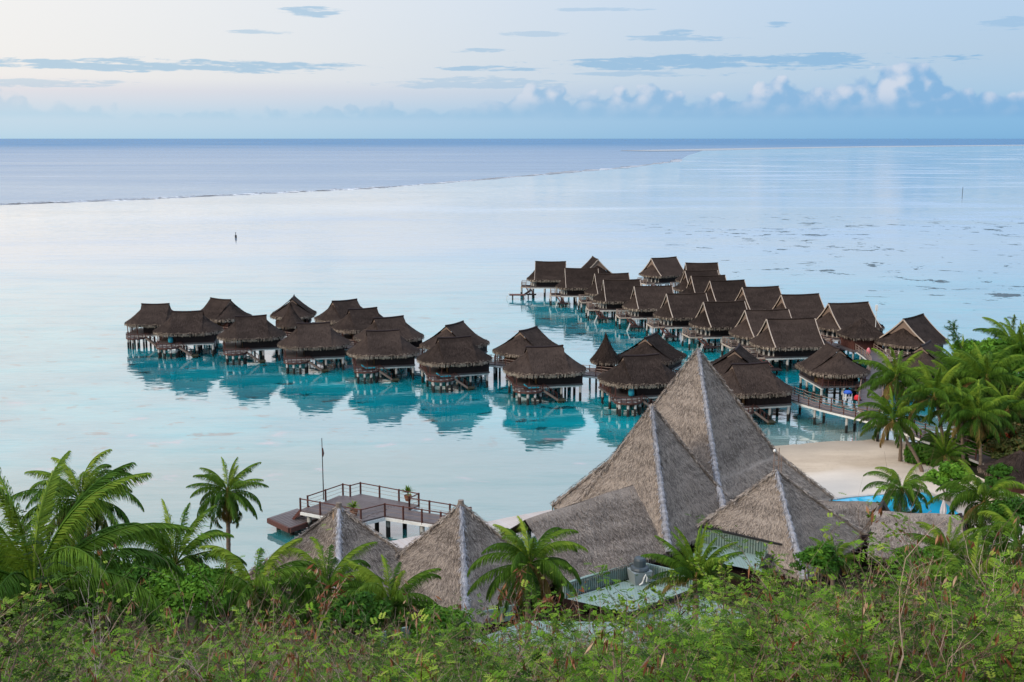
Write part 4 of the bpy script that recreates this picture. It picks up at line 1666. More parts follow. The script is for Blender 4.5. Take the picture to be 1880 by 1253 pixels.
def parasol(x, y, z, h, label):
    root = tag(empty('closed_parasol', (x, y, z)), label, 'parasol', 'closed parasols by the pool')
    b = MB()
    b.tube([(0, 0, 0), (0, 0, h)], [0.035, 0.03], 8)
    b.build('pole', 'dark_wood', root)
    b = MB()
    pr = [(0.05, h * 0.2), (0.20, h * 0.24), (0.26, h * 0.4), (0.20, h * 0.52), (0.23, h * 0.62), (0.15, h * 0.8), (0.05, h * 0.98)]
    n = 14
    vs, fs = [], []
    for r_, zz in pr:
        for k in range(n):
            a = 2 * PI * k / n
            q = r_ * (1.25 if k % 2 else 0.75)
            vs.append((q * math.cos(a), q * math.sin(a), zz))
    for i in range(len(pr) - 1):
        for k in range(n):
            fs.append((i * n + k, i * n + (k + 1) % n, (i + 1) * n + (k + 1) % n, (i + 1) * n + k))
    fs.append(tuple((len(pr) - 1) * n + k for k in range(n)))
    b.add(vs, fs)
    b.build('canopy', 'parasol_cloth', root)


p_ = at_y(1733, 917, 91.5)
parasol(p_[0], p_[1], p_[2] - 2.6, 2.6, 'taller closed white parasol standing before the pool')
p_ = at_y(1750, 936, 89.8)
parasol(p_[0], p_[1], p_[2] - 2.4, 2.4, 'lower closed white parasol at the right corner of the pool')

# white railing by the garden steps on the far right
rl_ = tag(empty('garden_railing', (0, 0, 0)), 'short white wooden railing beside the garden path at the right edge', 'railing')
b = MB()
ra, rb2, rc2 = at_y(1836, 902, 92), at_y(1857, 908, 91), at_y(1867, 925, 88.5)
for a, c in ((ra, rb2), (rb2, rc2)):
    A, C = Vector(a), Vector(c)
    for zz in (0, -0.4, -0.8):
        b.beam(A + Vector((0, 0, zz)), C + Vector((0, 0, zz)), 0.07, 0.08)
for a in (ra, rb2, rc2):
    b.box((a[0], a[1], a[2] - 0.6), (0.11, 0.11, 1.35))
b.build('rail', 'white_paint', rl_)

# things on the boardwalk ramp
def on_deck(px, py, z): return at_z(px, py, z)


x, y, _ = on_deck(1568, 738, 2.25)
rdp = tag(empty('red_cover', (x + 0.6, y + 0.8, 2.25)), 'bright red rounded cover standing where the ramp meets the curved boardwalk', 'cover')
b = MB()
b.lathe([(0.36, 0.0), (0.38, 0.22), (0.34, 0.42), (0.24, 0.58), (0.08, 0.64)], n=14)
b.build('shell', 'red_plastic', rdp)
b = MB()
b.box((0, 0, 0.06), (1.0, 0.7, 0.1))
b.build('base', 'dark_wood', rdp)
ct = tag(empty('service_cart', (x - 0.5, y + 1.0, 2.25), R(20)), 'small white cart with a blue top beside the red cover', 'cart')
b = MB()
for i in (-0.4, 0.4):
    for j in (-0.25, 0.25):
        b.box((i, j, 0.4), (0.12, 0.12, 0.8))
b.box((0, 0, 0.25), (0.85, 0.5, 0.08))
b.build('frame', 'white_paint', ct)
b = MB()
b.lathe([(0.5, 0.8), (0.5, 0.95), (0.36, 1.1), (0.1, 1.16)], n=12)
b.build('lid', 'blue_plastic', ct)
x, y, _ = on_deck(1594, 652, 2.25)
bd = tag(empty('cloth_bundle', (x, y, 2.25)), 'small pink cloth bundle at the top of the dark ramp', 'bundle')
b = MB()
b.lathe([(0.22, 0.0), (0.32, 0.3), (0.30, 0.7), (0.18, 0.95), (0.08, 1.05)], n=10)
b.build('cloth', 'pink_cloth', bd, True)
# sandy-white lamp post by the service hut
x, y, _ = at_z(1578, 640, 2.25)
lpst = tag(empty('lamp_post', (57.0, 176.0, 2.2)), 'slim white lamp post rising behind the small square hut', 'lamp post')
b = MB()
b.tube([(0, 0, 0), (0, 0, 4.3)], [0.06, 0.05], 8)
b.build('post', 'white_paint', lpst)
b = MB()
b.box((0, 0, 4.7), (0.32, 0.32, 0.9))
b.build('lamp_head', 'white_paint', lpst)

# channel markers in the lagoon
for px, py, hgt_, lab in ((433, 437, 1.5, 'dark channel marker post standing alone in the calm lagoon at the left'), (1767, 357, 4.0, 'thin channel marker pole far out on the right flats')):
    x, y, _ = at_z(px, py, 0)
    mk = tag(empty('channel_marker', (x, y, 0)), lab, 'marker', None)
    b = MB()
    s_ = 1.0
    b.lathe([(0.34, -0.8), (0.34, hgt_ * 0.55), (0.26, hgt_ * 0.6), (0.12, hgt_ * 0.66), (0.10, hgt_)], n=10)
    if hgt_ > 3:
        b = MB()
        b.tube([(0, 0, -1), (0, 0, hgt_)], [0.18, 0.15], 8)
    b.build('post', 'black_steel', mk)
    b = MB()
    b.lathe([(0.04, hgt_), (0.13, hgt_ + 0.1), (0.13, hgt_ + 0.3), (0.04, hgt_ + 0.4)], n=8)
    b.build('topmark', 'black_steel', mk)

# turquoise loungers and parasols on the sun decks of the near row
def hut_point(i, lx, ly):
    o = usedA[i]
    a = o.rotation_euler.z
    s = o.scale.x
    return (o.location.x + (lx * math.cos(a) - ly * math.sin(a)) * s, o.location.y + (lx * math.sin(a) + ly * math.cos(a)) * s, a)


for i, lab in ((4, 'sun lounger with a turquoise cushion on the deck right of the pointed hut side'), (5, 'sun lounger with a turquoise cushion on the deck of the middle near bungalow'),
               (6, 'sun lounger with a turquoise cushion on the deck of the large bungalow')):
    x, y, a = hut_point(i, -2.5, -3.5)
    t_ = tag(empty('sun_lounger', (x, y, 1.75), a), lab, 'lounger', 'turquoise loungers on the decks')
    b = MB()
    b.box((0, 0, 0.22), (1.9, 0.62, 0.06))
    for i2 in (-0.8, 0.8):
        for j2 in (-0.25, 0.25):
            b.box((i2, j2, 0.1), (0.07, 0.07, 0.2))
    b.build('frame', 'dark_wood', t_)
    b = MB()
    b.box((0.25, 0, 0.32), (1.3, 0.58, 0.12))
    b.beam((-0.4, 0, 0.33), (-0.9, 0, 0.72), 0.58, 0.12)
    b.build('cushion', 'turquoise_cloth', t_)
for i, lab in ((1, 'closed bright blue parasol on the deck of the leftmost near bungalow'), (7, 'closed turquoise parasol on the deck behind the front pyramid')):
    x, y, a = hut_point(i, -2.3, -3.2)
    t_ = tag(empty('closed_parasol', (x, y, 1.75), a), lab, 'parasol')
    b = MB()
    b.tube([(0, 0, 0), (0, 0, 1.95)], [0.04, 0.03], 6)
    b.build('pole', 'dark_wood', t_)
    b = MB()
    b.lathe([(0.18, 0.5), (0.36, 0.6), (0.38, 1.0), (0.28, 1.5), (0.06, 1.85)], n=10)
    b.build('canopy', 'turquoise_cloth', t_, True)


# ------------------------------------------------------------------ palms
def frond(q, base, L, az_, el0, droop, nl, leaf_len, lw, age, sway=0.0, r=None):
    """one coconut frond appended to the MB q"""
    N = 14
    s = np.linspace(0, 1, N + 1)
    el = el0 - droop * s ** 1.4
    a_ = az_ + sway * s
    T = np.stack([np.cos(a_) * np.cos(el), np.sin(a_) * np.cos(el), np.sin(el)], 1)
    P = np.zeros((N + 1, 3))
    P[0] = base
    for i in range(N):
        P[i + 1] = P[i] + (T[i] + T[i + 1]) / 2 * (L / N)
    r0 = 0.035 * L / 3.5
    q.tube([tuple(p) for p in P], [r0 * (1 - 0.85 * t) + 0.004 for t in s], 4, 1, min(1, age + 0.1), False)
    side0 = np.array([-math.sin(az_), math.cos(az_), 0])
    sk = np.tile(np.linspace(0.13, 0.995, nl), 2) + rng.normal(0, 0.004, 2 * nl)
    sk = np.clip(sk, 0.1, 0.999)
    sg = np.repeat([-1.0, 1.0], nl)
    B = np.stack([np.interp(sk, s, P[:, i]) for i in range(3)], 1)
    TT = np.stack([np.interp(sk, s, T[:, i]) for i in range(3)], 1)
    TT /= np.linalg.norm(TT, axis=1)[:, None]
    U = np.cross(TT, side0)
    U *= np.sign(U[:, 2:3] + 1e-6)
    th = np.radians(68 - 45 * sk) + rng.normal(0, 0.06, 2 * nl)
    ph = np.radians(rng.uniform(34, 84, 2 * nl))
    d1 = TT * np.cos(th)[:, None] + side0 * (sg * np.sin(th) * np.cos(ph))[:, None] - U * (np.sin(th) * np.sin(ph))[:, None]
    d1 /= np.linalg.norm(d1, axis=1)[:, None]
    d2 = d1 + np.array([0, 0, -1.35]) * rng.uniform(0.5, 1.5, 2 * nl)[:, None]
    d2 /= np.linalg.norm(d2, axis=1)[:, None]
    ll = leaf_len * np.clip(np.sin(PI * (0.16 + 0.78 * sk)), 0.05, 1) ** 0.8 * rng.uniform(0.85, 1.12, 2 * nl)
    wv = TT - d1 * np.sum(TT * d1, 1)[:, None]
    wv /= np.linalg.norm(wv, axis=1)[:, None] + 1e-9
    wv = wv * (lw * 0.5)
    ll = ll[:, None]
    m1 = B + d1 * ll * 0.5
    e1 = m1 + d2 * ll * 0.5
    q1 = np.stack([B - wv * 0.6, B + wv * 0.6, m1 + wv, m1 - wv], 1)
    q2 = np.stack([m1 - wv, m1 + wv, e1 + wv * 0.15, e1 - wv * 0.15], 1)
    t = np.clip(age + rng.normal(0, 0.06, 2 * nl), 0, 1)
    q.quads(q1, t, 0)
    q.quads(q2, np.clip(t + 0.04, 0, 1), 0)


def palm_crown(L, n, el_hi, el_lo, droop, nl, leaf_len, lw, dead=0.06, az_off=0.0, seed=0):
    q = MB()
    rr = random.Random(seed)
    for k in range(n):
        f = k / max(1, n - 1)          # 0 young (upright) .. 1 old (hanging)
        az_ = az_off + k * 2.39996 + rr.uniform(-0.25, 0.25)
        el0 = R(el_hi + (el_lo - el_hi) * f ** 0.9 + rr.uniform(-7, 7))
        LL = L * (0.72 + 0.36 * math.sin(PI * min(1, 0.18 + f * 0.8))) * rr.uniform(0.9, 1.08)
        age = 0.12 + 0.55 * f ** 0.8 + rr.uniform(-0.10, 0.10)
        if f > 0.8 and rr.random() < dead * 5:
            age = rr.uniform(0.80, 0.95)
        frond(q, (0.08 * math.cos(az_), 0.08 * math.sin(az_), -0.25 * f), LL, az_, el0, R(droop) * (0.7 + 0.6 * rr.random()) * (0.8 + 0.4 * f), nl, leaf_len, lw, min(0.95, max(0.02, age)), rr.uniform(-0.25, 0.25))
    # coconuts and sheath
    for k in range(7):
        a = rr.uniform(0, 2 * PI)
        q.lathe([(0.02, -0.16), (0.10, -0.08), (0.11, 0.02), (0.03, 0.12)], (0.2 * math.cos(a), 0.2 * math.sin(a), -0.42 + rr.uniform(-0.12, 0.1)), 6, 0, rr.uniform(0.75, 0.95))
    q.tube([(0, 0, -0.75), (0, 0, -0.3), (0, 0, 0.25)], [0.15, 0.22, 0.08], 8, 1, 0.9)
    return q.mesh('crown', ['palm_leaf', 'palm_leaf'])


CR = {
    'full': [palm_crown(3.7, 34, 84, -40, 92, 92, 0.80, 0.040, 0.08, 0.0, s) for s in (1, 2, 3)],
    'droop': [palm_crown(3.9, 30, 82, -24, 118, 94, 0.84, 0.038, 0.06, 0.5, s) for s in (4, 5)],
    'young': [palm_crown(3.7, 27, 86, -8, 94, 92, 0.82, 0.040, 0.04, 1.0, s) for s in (6, 7)],
    'hang': [palm_crown(3.4, 40, 84, -68, 80, 82, 0.78, 0.042, 0.18, 0.3, s) for s in (8, 9)],
    'big': [palm_crown(5.3, 36, 88, -24, 88, 175, 0.92, 0.034, 0.05, 0.9, 10)],
    'spiky': [palm_crown(3.7, 28, 89, 2, 58, 70, 0.66, 0.052, 0.04, 0.2, 12)],
    'grove': [palm_crown(3.6, 27, 85, -16, 84, 86, 0.78, 0.044, 0.10, s * 0.7, s) for s in (21, 22, 23, 24)],
}
PALMS = [
    # px, py, Y, style, variant, scale, lean(dx,dy), yaw, label
    (62, 1082, 36, 'big', 0, 1.1, (-0.4, 0.5), 25, 'big close coconut palm at the left edge with long sweeping fronds'),
    (148, 918, 55, 'full', 0, 0.92, (0.5, 0), 10, 'coconut palm just right of and behind the big palm at the left edge'),
    (418, 903, 73, 'hang', 0, 0.80, (0.3, 0.2), 40, 'slim coconut palm with a bare trunk standing alone against the water'),
    (322, 1035, 50, 'young', 0, 0.90, (0.2, 0), 60, 'yellow-green young palm above the round bushes, left of the slim palm'),
    (468, 1088, 48, 'droop', 0, 0.92, (0, 0), 0, 'drooping feathery palm under the slim palm'),
    (600, 1080, 52, 'droop', 1, 0.88, (-0.3, 0), 80, 'bright arching palm in front of the left pavilion peak'),
    (716, 1112, 50, 'young', 1, 0.82, (0, 0), 130, 'low dark young palm between the two pavilion peaks'),
    (972, 1035, 56, 'full', 1, 0.90, (0.2, 0), 95, 'glossy full palm standing in front of the lodge wing, beside the metal roof'),
    (1278, 1062, 54, 'spiky', 0, 0.80, (0.1, 0), 30, 'upright spiky palm in front of the two lodge pyramids'),
    (1645, 695, 112, 'grove', 2, 1.18, (-1.0, 0), 15, 'tallest palm at the left of the right-hand grove, over the boardwalk'),
    (1640, 772, 108, 'grove', 3, 1.12, (-3.0, 0.5), 200, 'leaning palm hanging over the beach at the left of the grove'),
    (1716, 728, 107, 'grove', 0, 1.18, (-1.5, 0.5), 70, 'leaning palm in the middle of the grove with a pale curved trunk'),
    (1766, 752, 105, 'grove', 1, 1.1, (-0.5, 0), 140, 'bright drooping palm in the grove above the dense green bush'),
    (1796, 766, 104, 'grove', 2, 1.1, (-0.6, 0), 220, 'palm with a ringed trunk right of the bright drooping palm'),
    (1812, 695, 113, 'grove', 1, 1.35, (-0.4, 0), 300, 'large upright palm towering over the grove at the right'),
    (1858, 632, 126, 'grove', 2, 1.25, (0, 0), 33, 'farthest palm at the top right, outlined against the lagoon'),
    (1768, 690, 119, 'spiky', 0, 1.25, (0, 0), 75, 'spiky palm below the wispy pine at the back of the grove'),
    (1655, 900, 93, 'droop', 0, 0.88, (0, 0), 5, 'round dark palm standing between the beach and the pool'),
    (1807, 922, 86, 'droop', 1, 1.12, (0.3, 0), 170, 'palm with a trunk wound in white fairy lights near the pool bar'),
    (1742, 1018, 68, 'young', 1, 0.78, (0, 0), 20, 'small young palm in front of the right thatched wing'),
    (1788, 1082, 52, 'droop', 0, 0.95, (0, 0), 250, 'low spreading palm among the twigs at the lower right'),
    (1532, 1030, 68, 'young', 0, 0.52, (0, 0), 110, 'little dark palm at the foot of the small pyramid'),
    (1735, 838, 104, 'spiky', 0, 0.70, (0, 0), 160, 'short pale-leaved palm on the sand under the leaning trunks'),
    (1868, 1000, 72, 'droop', 1, 0.95, (0, 0), 60, 'dark palm at the right edge behind the dry twigs'),
    (1750, 712, 115, 'grove', 3, 1.05, (0.2, 0), 18, 'dark palm crown between the tallest and the upright palm, at the back'),
    (1838, 716, 117, 'full', 1, 1.15, (0, 0), 210, 'dark full palm right behind the large upright palm'),
    (1725, 812, 112, 'young', 1, 0.6, (0, 0), 280, 'small palm in the shade under the leaning middle palm'),
    (1878, 645, 121, 'hang', 1, 1.2, (0, 0), 66, 'shaggy palm crown cut by the right edge, near the top'),
    (1850, 752, 109, 'grove', 0, 1.05, (0.2, 0), 100, 'shaggy palm at the right edge of the grove with orange dead fronds'),
]
trunk_i = 0
for px, py, Y, sty, var, sc, lean, yaw, lab in PALMS:
    cx, cy, cz = at_y(px, py, Y)
    bx, by = cx - lean[0], cy - lean[1]
    gz = ground(bx, by)
    bx += 0
    root = tag(empty('coconut_palm', (bx, by, gz)), lab, 'palm', 'coconut palms')
    h = cz - gz
    tb = MB()
    n = max(8, int(h / 0.22))
    lx, ly = -(bx - cx), -(by - cy)
    # bases of leaning trunks stand away from the crown
    pts, rads = [], []
    r0 = 0.17 if Y > 60 else 0.19
    for i in range(n + 1):
        t = i / n
        c_ = t ** 1.35
        pts.append((lx * c_ + 0.05 * math.sin(t * 7 + px), ly * c_, -0.4 + (h + 0.4) * t))
        rads.append((r0 * (1.45 - 0.35 * min(1, t * 6) - 0.35 * t)) * (1.06 if i % 2 else 0.95))
    tb.tube(pts, rads, 9)
    tb.build('trunk', 'trunk_bark', root, True)
    c = bpy.data.objects.new('crown', CR[sty][var])
    COL.objects.link(c)
    c.parent = root
    c.location = (lx, ly, h + 0.1)
    c.rotation_euler = (0, 0, R(yaw))
    c.scale = (sc, sc, sc)
    if 'fairy' in lab:
        b = MB()
        for k in range(150):
            t = 0.25 + 0.72 * k / 150
            a = k * 0.55
            i = min(n, int(t * n))
            p = pts[i]
            b.box((p[0] + 0.24 * math.cos(a), p[1] + 0.24 * math.sin(a), p[2] + rnd.uniform(-0.03, 0.03)), (0.07, 0.07, 0.07))
        b.build('fairy_lights', 'bulb_glass', root)

# potted agaves on the jetty
for px, py, lab in ((650, 948, 'potted spiky plant at the near edge of the jetty, left one'), (749, 920, 'potted spiky plant in the right corner of the jetty')):
    x, y, _ = at_z(px, py, 2.0)
    root = tag(empty('potted_plant', (x, y, 2.02)), lab, 'potted plant', 'potted plants on the jetty')
    b = MB()
    b.lathe([(0.22, 0), (0.32, 0.35), (0.34, 0.5), (0.30, 0.5), (0.28, 0.42)], n=12)
    b.build('pot', 'clay_pot', root)
    q = MB()
    q.tube([(0, 0, 0.4), (0, 0, 0.75)], [0.06, 0.05], 6, 1, 0.9)
    arr, tt = [], []
    for k in range(46):
        a, e = rnd.uniform(0, 2 * PI), R(rnd.uniform(5, 85))
        L_ = rnd.uniform(0.6, 0.95)
        dr = np.array([math.cos(a) * math.cos(e), math.sin(a) * math.cos(e), math.sin(e)])
        sd_ = np.array([-math.sin(a), math.cos(a), 0]) * 0.045
        p0 = np.array([0, 0, 0.72])
        p1 = p0 + dr * L_ * 0.6
        p2 = p1 + (dr + np.array([0, 0, -0.5])) * L_ * 0.4
        arr += [[p0 - sd_, p0 + sd_, p1 + sd_, p1 - sd_], [p1 - sd_, p1 + sd_, p2 + sd_ * 0.1, p2 - sd_ * 0.1]]
        tt += [rnd.uniform(0.0, 0.45)] * 2
    q.quads(np.array(arr), np.array(tt), 0)
    q.build('foliage', ['palm_leaf', 'trunk_bark'], root)


# ------------------------------------------------------------------ bushes and broadleaf trees
def leaf_cloud(q, clumps, per, size, mat=0, t0=0.0, t1=1.0, flat=0.5):
    for (cx, cy, cz, r) in clumps:
        n = int(per * r * r)
        dirs = rng.normal(0, 1, (n, 3))
        dirs[:, 2] = np.abs(dirs[:, 2]) * 1.0 - 0.35 * np.abs(dirs[:, 2] * (rng.random(n) < 0.45))
        dirs /= np.linalg.norm(dirs, axis=1)[:, None]
        P = np.array([cx, cy, cz]) + dirs * (r * rng.uniform(0.55, 1.08, n))[:, None] * np.array([1, 1, 0.85])
        N = dirs + rng.normal(0, flat, (n, 3)) + np.array([0, 0, 0.3])
        N /= np.linalg.norm(N, axis=1)[:, None]
        A = np.cross(N, rng.normal(0, 1, (n, 3)))
        A /= np.linalg.norm(A, axis=1)[:, None]
        B = np.cross(N, A)
        s = (size * rng.uniform(0.6, 1.35, n))[:, None]
        arr = np.stack([P - A * s, P - B * s * 0.48 + N * s * 0.1, P + A * s, P + B * s * 0.48 + N * s * 0.1], 1)
        tc = rng.uniform(t0, t1)
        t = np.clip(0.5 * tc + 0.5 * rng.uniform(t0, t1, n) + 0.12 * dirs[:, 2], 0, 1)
        q.quads(arr, t, mat)


def bush(px, py, Y, rx, rz, label, mat='bush_leaf', name='round_bush', size=0.14, per=420, t0=0.0, t1=1.0, trunk=0.0, cat='bush', nclump=26):
    cx, cy, cz = at_y(px, py, Y)
    gz = ground(cx, cy)
    root = tag(empty(name, (cx, cy, gz)), label, cat)
    hz = cz - gz
    q = MB()
    cl = []
    for _ in range(nclump):
        a, e = rnd.uniform(0, 2 * PI), rnd.uniform(-0.5, 1.3)
        k = rnd.uniform(0.45, 0.95)
        r = rx * rnd.uniform(0.22, 0.42)
        cl.append((rx * k * math.cos(a) * math.cos(e), rx * k * math.sin(a) * math.cos(e), hz + rz * k * math.sin(e), r))
    leaf_cloud(q, cl, per / (rx / 2.0) ** 0.6, size, 0, t0, t1)
    q.build('crown' if trunk else 'foliage', mat, root)
    b = MB()
    for k in range(5):
        a = k * 1.26 + px
        e = (rx * 0.55 * math.cos(a), rx * 0.55 * math.sin(a), hz + rz * 0.25)
        b.tube([(0.08 * math.cos(a), 0.08 * math.sin(a), -0.3), (e[0] * 0.25, e[1] * 0.25, hz * 0.5), e], [0.13, 0.09, 0.03], 6)
    b.build('trunk' if trunk else 'stem', 'trunk_bark', root)


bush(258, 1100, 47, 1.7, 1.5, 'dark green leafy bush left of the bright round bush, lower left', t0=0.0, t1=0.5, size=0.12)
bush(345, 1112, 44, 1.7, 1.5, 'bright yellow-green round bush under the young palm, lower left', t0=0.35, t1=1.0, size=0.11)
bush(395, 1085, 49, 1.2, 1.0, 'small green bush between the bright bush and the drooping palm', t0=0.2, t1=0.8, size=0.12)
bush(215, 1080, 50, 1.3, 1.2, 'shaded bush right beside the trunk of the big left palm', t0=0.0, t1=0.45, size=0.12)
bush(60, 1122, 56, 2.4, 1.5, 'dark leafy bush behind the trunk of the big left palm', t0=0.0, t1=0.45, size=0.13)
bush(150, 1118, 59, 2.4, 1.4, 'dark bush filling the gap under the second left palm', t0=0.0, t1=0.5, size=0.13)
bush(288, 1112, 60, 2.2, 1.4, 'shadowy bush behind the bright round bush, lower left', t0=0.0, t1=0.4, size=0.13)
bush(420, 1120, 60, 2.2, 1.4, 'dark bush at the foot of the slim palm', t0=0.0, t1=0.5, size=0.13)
bush(20, 1060, 48, 1.6, 1.2, 'green bush at the left edge behind the big palm', t0=0.2, t1=0.7, size=0.13)
bush(1742, 888, 97, 1.9, 1.9, 'vivid green rounded bush at the right rim of the pool', t0=0.35, t1=0.95, size=0.17)
bush(1716, 842, 112, 2.6, 1.2, 'spreading green bush at the back of the beach under the leaning palms', t0=0.2, t1=0.8, size=0.2)
bush(1772, 846, 110, 2.3, 1.2, 'dark glossy bush right behind the vivid green bush', t0=0.0, t1=0.5, size=0.2)
bush(1686, 842, 113, 1.4, 0.8, 'low bush at the edge of the sand, left end of the garden', t0=0.1, t1=0.7, size=0.18)
bush(1818, 848, 110, 2.2, 1.1, 'green bush between the ringed palm trunks at the right', t0=0.1, t1=0.6, size=0.2)
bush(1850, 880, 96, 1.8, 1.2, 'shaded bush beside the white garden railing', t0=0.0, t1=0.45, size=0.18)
bush(1876, 825, 104, 3.0, 2.2, 'reddish broadleaf tree at the right edge with orange flowers', 'red_tree_leaf', 'broadleaf_tree', 0.2, 360, 0.1, 1.0, 1, 'tree')
bush(1862, 765, 112, 4.0, 3.0, 'thin-leaved olive tree rising above the reddish tree at the right edge', 'red_tree_leaf', 'broadleaf_tree', 0.2, 230, 0.0, 0.75, 1, 'tree')
bush(1795, 668, 124, 3.2, 2.4, 'light green broadleaf tree showing between palm crowns, upper right', 'bush_leaf', 'broadleaf_tree', 0.24, 330, 0.3, 0.9, 1, 'tree')
bush(1868, 680, 122, 4.4, 2.8, 'rounded green tree at the right edge below the farthest palm', 'bush_leaf', 'broadleaf_tree', 0.24, 330, 0.15, 0.8, 1, 'tree')
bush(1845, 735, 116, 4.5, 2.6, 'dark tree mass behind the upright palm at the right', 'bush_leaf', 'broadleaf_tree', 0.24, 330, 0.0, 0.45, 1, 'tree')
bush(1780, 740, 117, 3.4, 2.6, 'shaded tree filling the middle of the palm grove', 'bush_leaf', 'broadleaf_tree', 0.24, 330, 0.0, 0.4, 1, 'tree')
bush(1880, 960, 80, 2.2, 1.6, 'dark bush at the right edge below the garden path', t0=0.0, t1=0.4, size=0.16)
bush(1690, 1040, 60, 1.5, 1.0, 'green bush in front of the right thatched wing', t0=0.1, t1=0.7, size=0.13)
bush(1500, 1035, 62, 1.5, 0.9, 'low dark bush at the foot of the small pyramid ridge', t0=0.0, t1=0.5, size=0.13)
bush(640, 1135, 47, 1.5, 0.9, 'dark bush under the bright arching palm', t0=0.0, t1=0.5, size=0.12)
bush(820, 1160, 44, 1.3, 0.7, 'leafy bush before the right pavilion ridge', t0=0.2, t1=0.9, size=0.11)

# garden planting that carries on past the right edge of the view
for k, (x_, y_, r_, h_) in enumerate([(47, 97, 2.4, 1.6), (52, 104, 2.8, 2.0), (50, 90, 2.2, 1.4), (57, 97, 3.0, 2.2), (55, 112, 3.0, 2.4), (61, 106, 3.2, 2.4), (60, 120, 3.4, 2.6), (66, 116, 3.4, 2.6), (46, 80, 2.2, 1.6), (52, 76, 2.4, 1.8), (44, 70, 2.0, 1.5), (66, 128, 3.6, 2.8), (58, 86, 2.6, 2.0), (66, 97, 3.2, 2.4), (49, 112, 2.6, 2.0), (72, 108, 3.2, 2.4)]):
    d_ = Vector((x_, y_, ground(x_, y_) + h_ * 0.8)) - Vector((0, 0, CAM_H))
    c_ = d_.y * math.cos(PITCH) - d_.z * math.sin(PITCH)
    u_p = d_.y * math.sin(PITCH) + d_.z * math.cos(PITCH)
    bush(940 + F_PX * d_.x / c_, 626.5 - F_PX * u_p / c_, y_, r_, h_, 'leafy garden bush beyond the palm grove on the far right', t0=0.0, t1=0.3 + 0.04 * k, size=0.22)
    [o for o in COL.objects if o.get('category') == 'bush'][-1]['group'] = 'garden bushes beyond the palm grove'

# wispy sea pine at the back of the grove
cx, cy, cz = at_y(1762, 640, 118)
gz = ground(cx + 2, cy)
root = tag(empty('sea_pine', (cx + 2.2, cy, gz)), 'wispy grey-green sea pine leaning out over the lagoon, upper right', 'tree')
b = MB()
tip = (-3.2, 0, cz - gz + 2.6)
mid = (-1.0, 0, (cz - gz) * 0.8)
b.tube([(0, 0, -0.3), (-0.2, 0, (cz - gz) * 0.5), mid, tip], [0.2, 0.14, 0.08, 0.02], 6)
b.build('trunk', 'trunk_bark', root)
q = MB()
arr, tt = [], []
for k in range(90):
    t = rnd.random() ** 0.8
    p = np.array(mid) + (np.array(tip) - np.array(mid)) * t + rng.normal(0, 0.15, 3)
    dr = rng.normal(0, 1, 3) + np.array([-0.5, 0, 0.2])
    dr /= np.linalg.norm(dr)
    L_ = rnd.uniform(0.6, 1.5) * (1.1 - 0.6 * t)
    for j in range(22):
        c0 = p + dr * L_ * rnd.random()
        dd = dr + rng.normal(0, 0.5, 3) + np.array([0, 0, -0.3])
        dd /= np.linalg.norm(dd)
        sd_ = np.cross(dd, [0, 1, 0.2]) * 0.02
        e1 = c0 + dd * rnd.uniform(0.15, 0.4)
        arr.append([c0 - sd_, c0 + sd_, e1 + sd_ * 0.3, e1 - sd_ * 0.3])
        tt.append(rnd.uniform(0.0, 0.6))
q.quads(np.array(arr), np.array(tt))
q.build('crown', 'bush_leaf', root)


# ------------------------------------------------------------------ hillside thicket
def ceil_dep(px):
    xs = [-300, 0, 250, 420, 600, 820, 950, 1050, 1130, 1200, 1300, 1420, 1550, 1700, 1880, 2200]
    ys = [1105, 1115, 1150, 1140, 1150, 1172, 1140, 1152, 1162, 1122, 1090, 1078, 1064, 1064, 1054, 1042]
    return math.atan((float(np.interp(px, xs, ys)) - 626.5) / F_PX) + PITCH


def feather(q, P, D, t, size):
    """feathery compound leaves: a row of narrow leaflets either side of a midrib"""
    n = len(P)
    D = D / np.linalg.norm(D, axis=1)[:, None]
    S = np.cross(D, rng.normal(0, 0.35, (n, 3)) + np.array([0, 0, 1]))
    S /= np.linalg.norm(S, axis=1)[:, None] + 1e-9
    L = size * rng.uniform(0.7, 1.3, n)
    for k in range(4):
        f = (k + 0.6) / 4
        for sg in (-1, 1):
            c = P + D * (L * f)[:, None] + np.array([0, 0, -1]) * (L * 0.25 * f * f)[:, None]
            dd = S * sg * 0.85 + D * 0.55
            ln = (L * 0.46 * (1.0 - 0.45 * abs(f - 0.45)))[:, None]
            w = D * (L * 0.12)[:, None]
            e = c + dd * ln + np.array([0, 0, -0.15]) * ln
            mdl = c + dd * ln * 0.55
            q.quads(np.stack([c, mdl - w, e, mdl + w], 1), t)


def twig_tubes(q, segs):
    """thin three-sided twigs from (p0, p1, r0, r1, t)"""
    A = np.array([s[0] for s in segs])
    B = np.array([s[1] for s in segs])
    ra = np.array([s[2] for s in segs])[:, None]
    rb_ = np.array([s[3] for s in segs])[:, None]
    t = np.array([s[4] for s in segs])
    d = B - A
    d /= np.linalg.norm(d, axis=1)[:, None] + 1e-9
    u = np.cross(d, np.array([0.3, 0.8, 0.2]))
    u /= np.linalg.norm(u, axis=1)[:, None] + 1e-9
    v = np.cross(d, u)
    ring = [u * math.cos(a) + v * math.sin(a) for a in (0, 2.094, 4.189)]
    for i in range(3):
        j = (i + 1) % 3
        q.quads(np.stack([A + ring[i] * ra, A + ring[j] * ra, B + ring[j] * rb_, B + ring[i] * rb_], 1), t, 1)


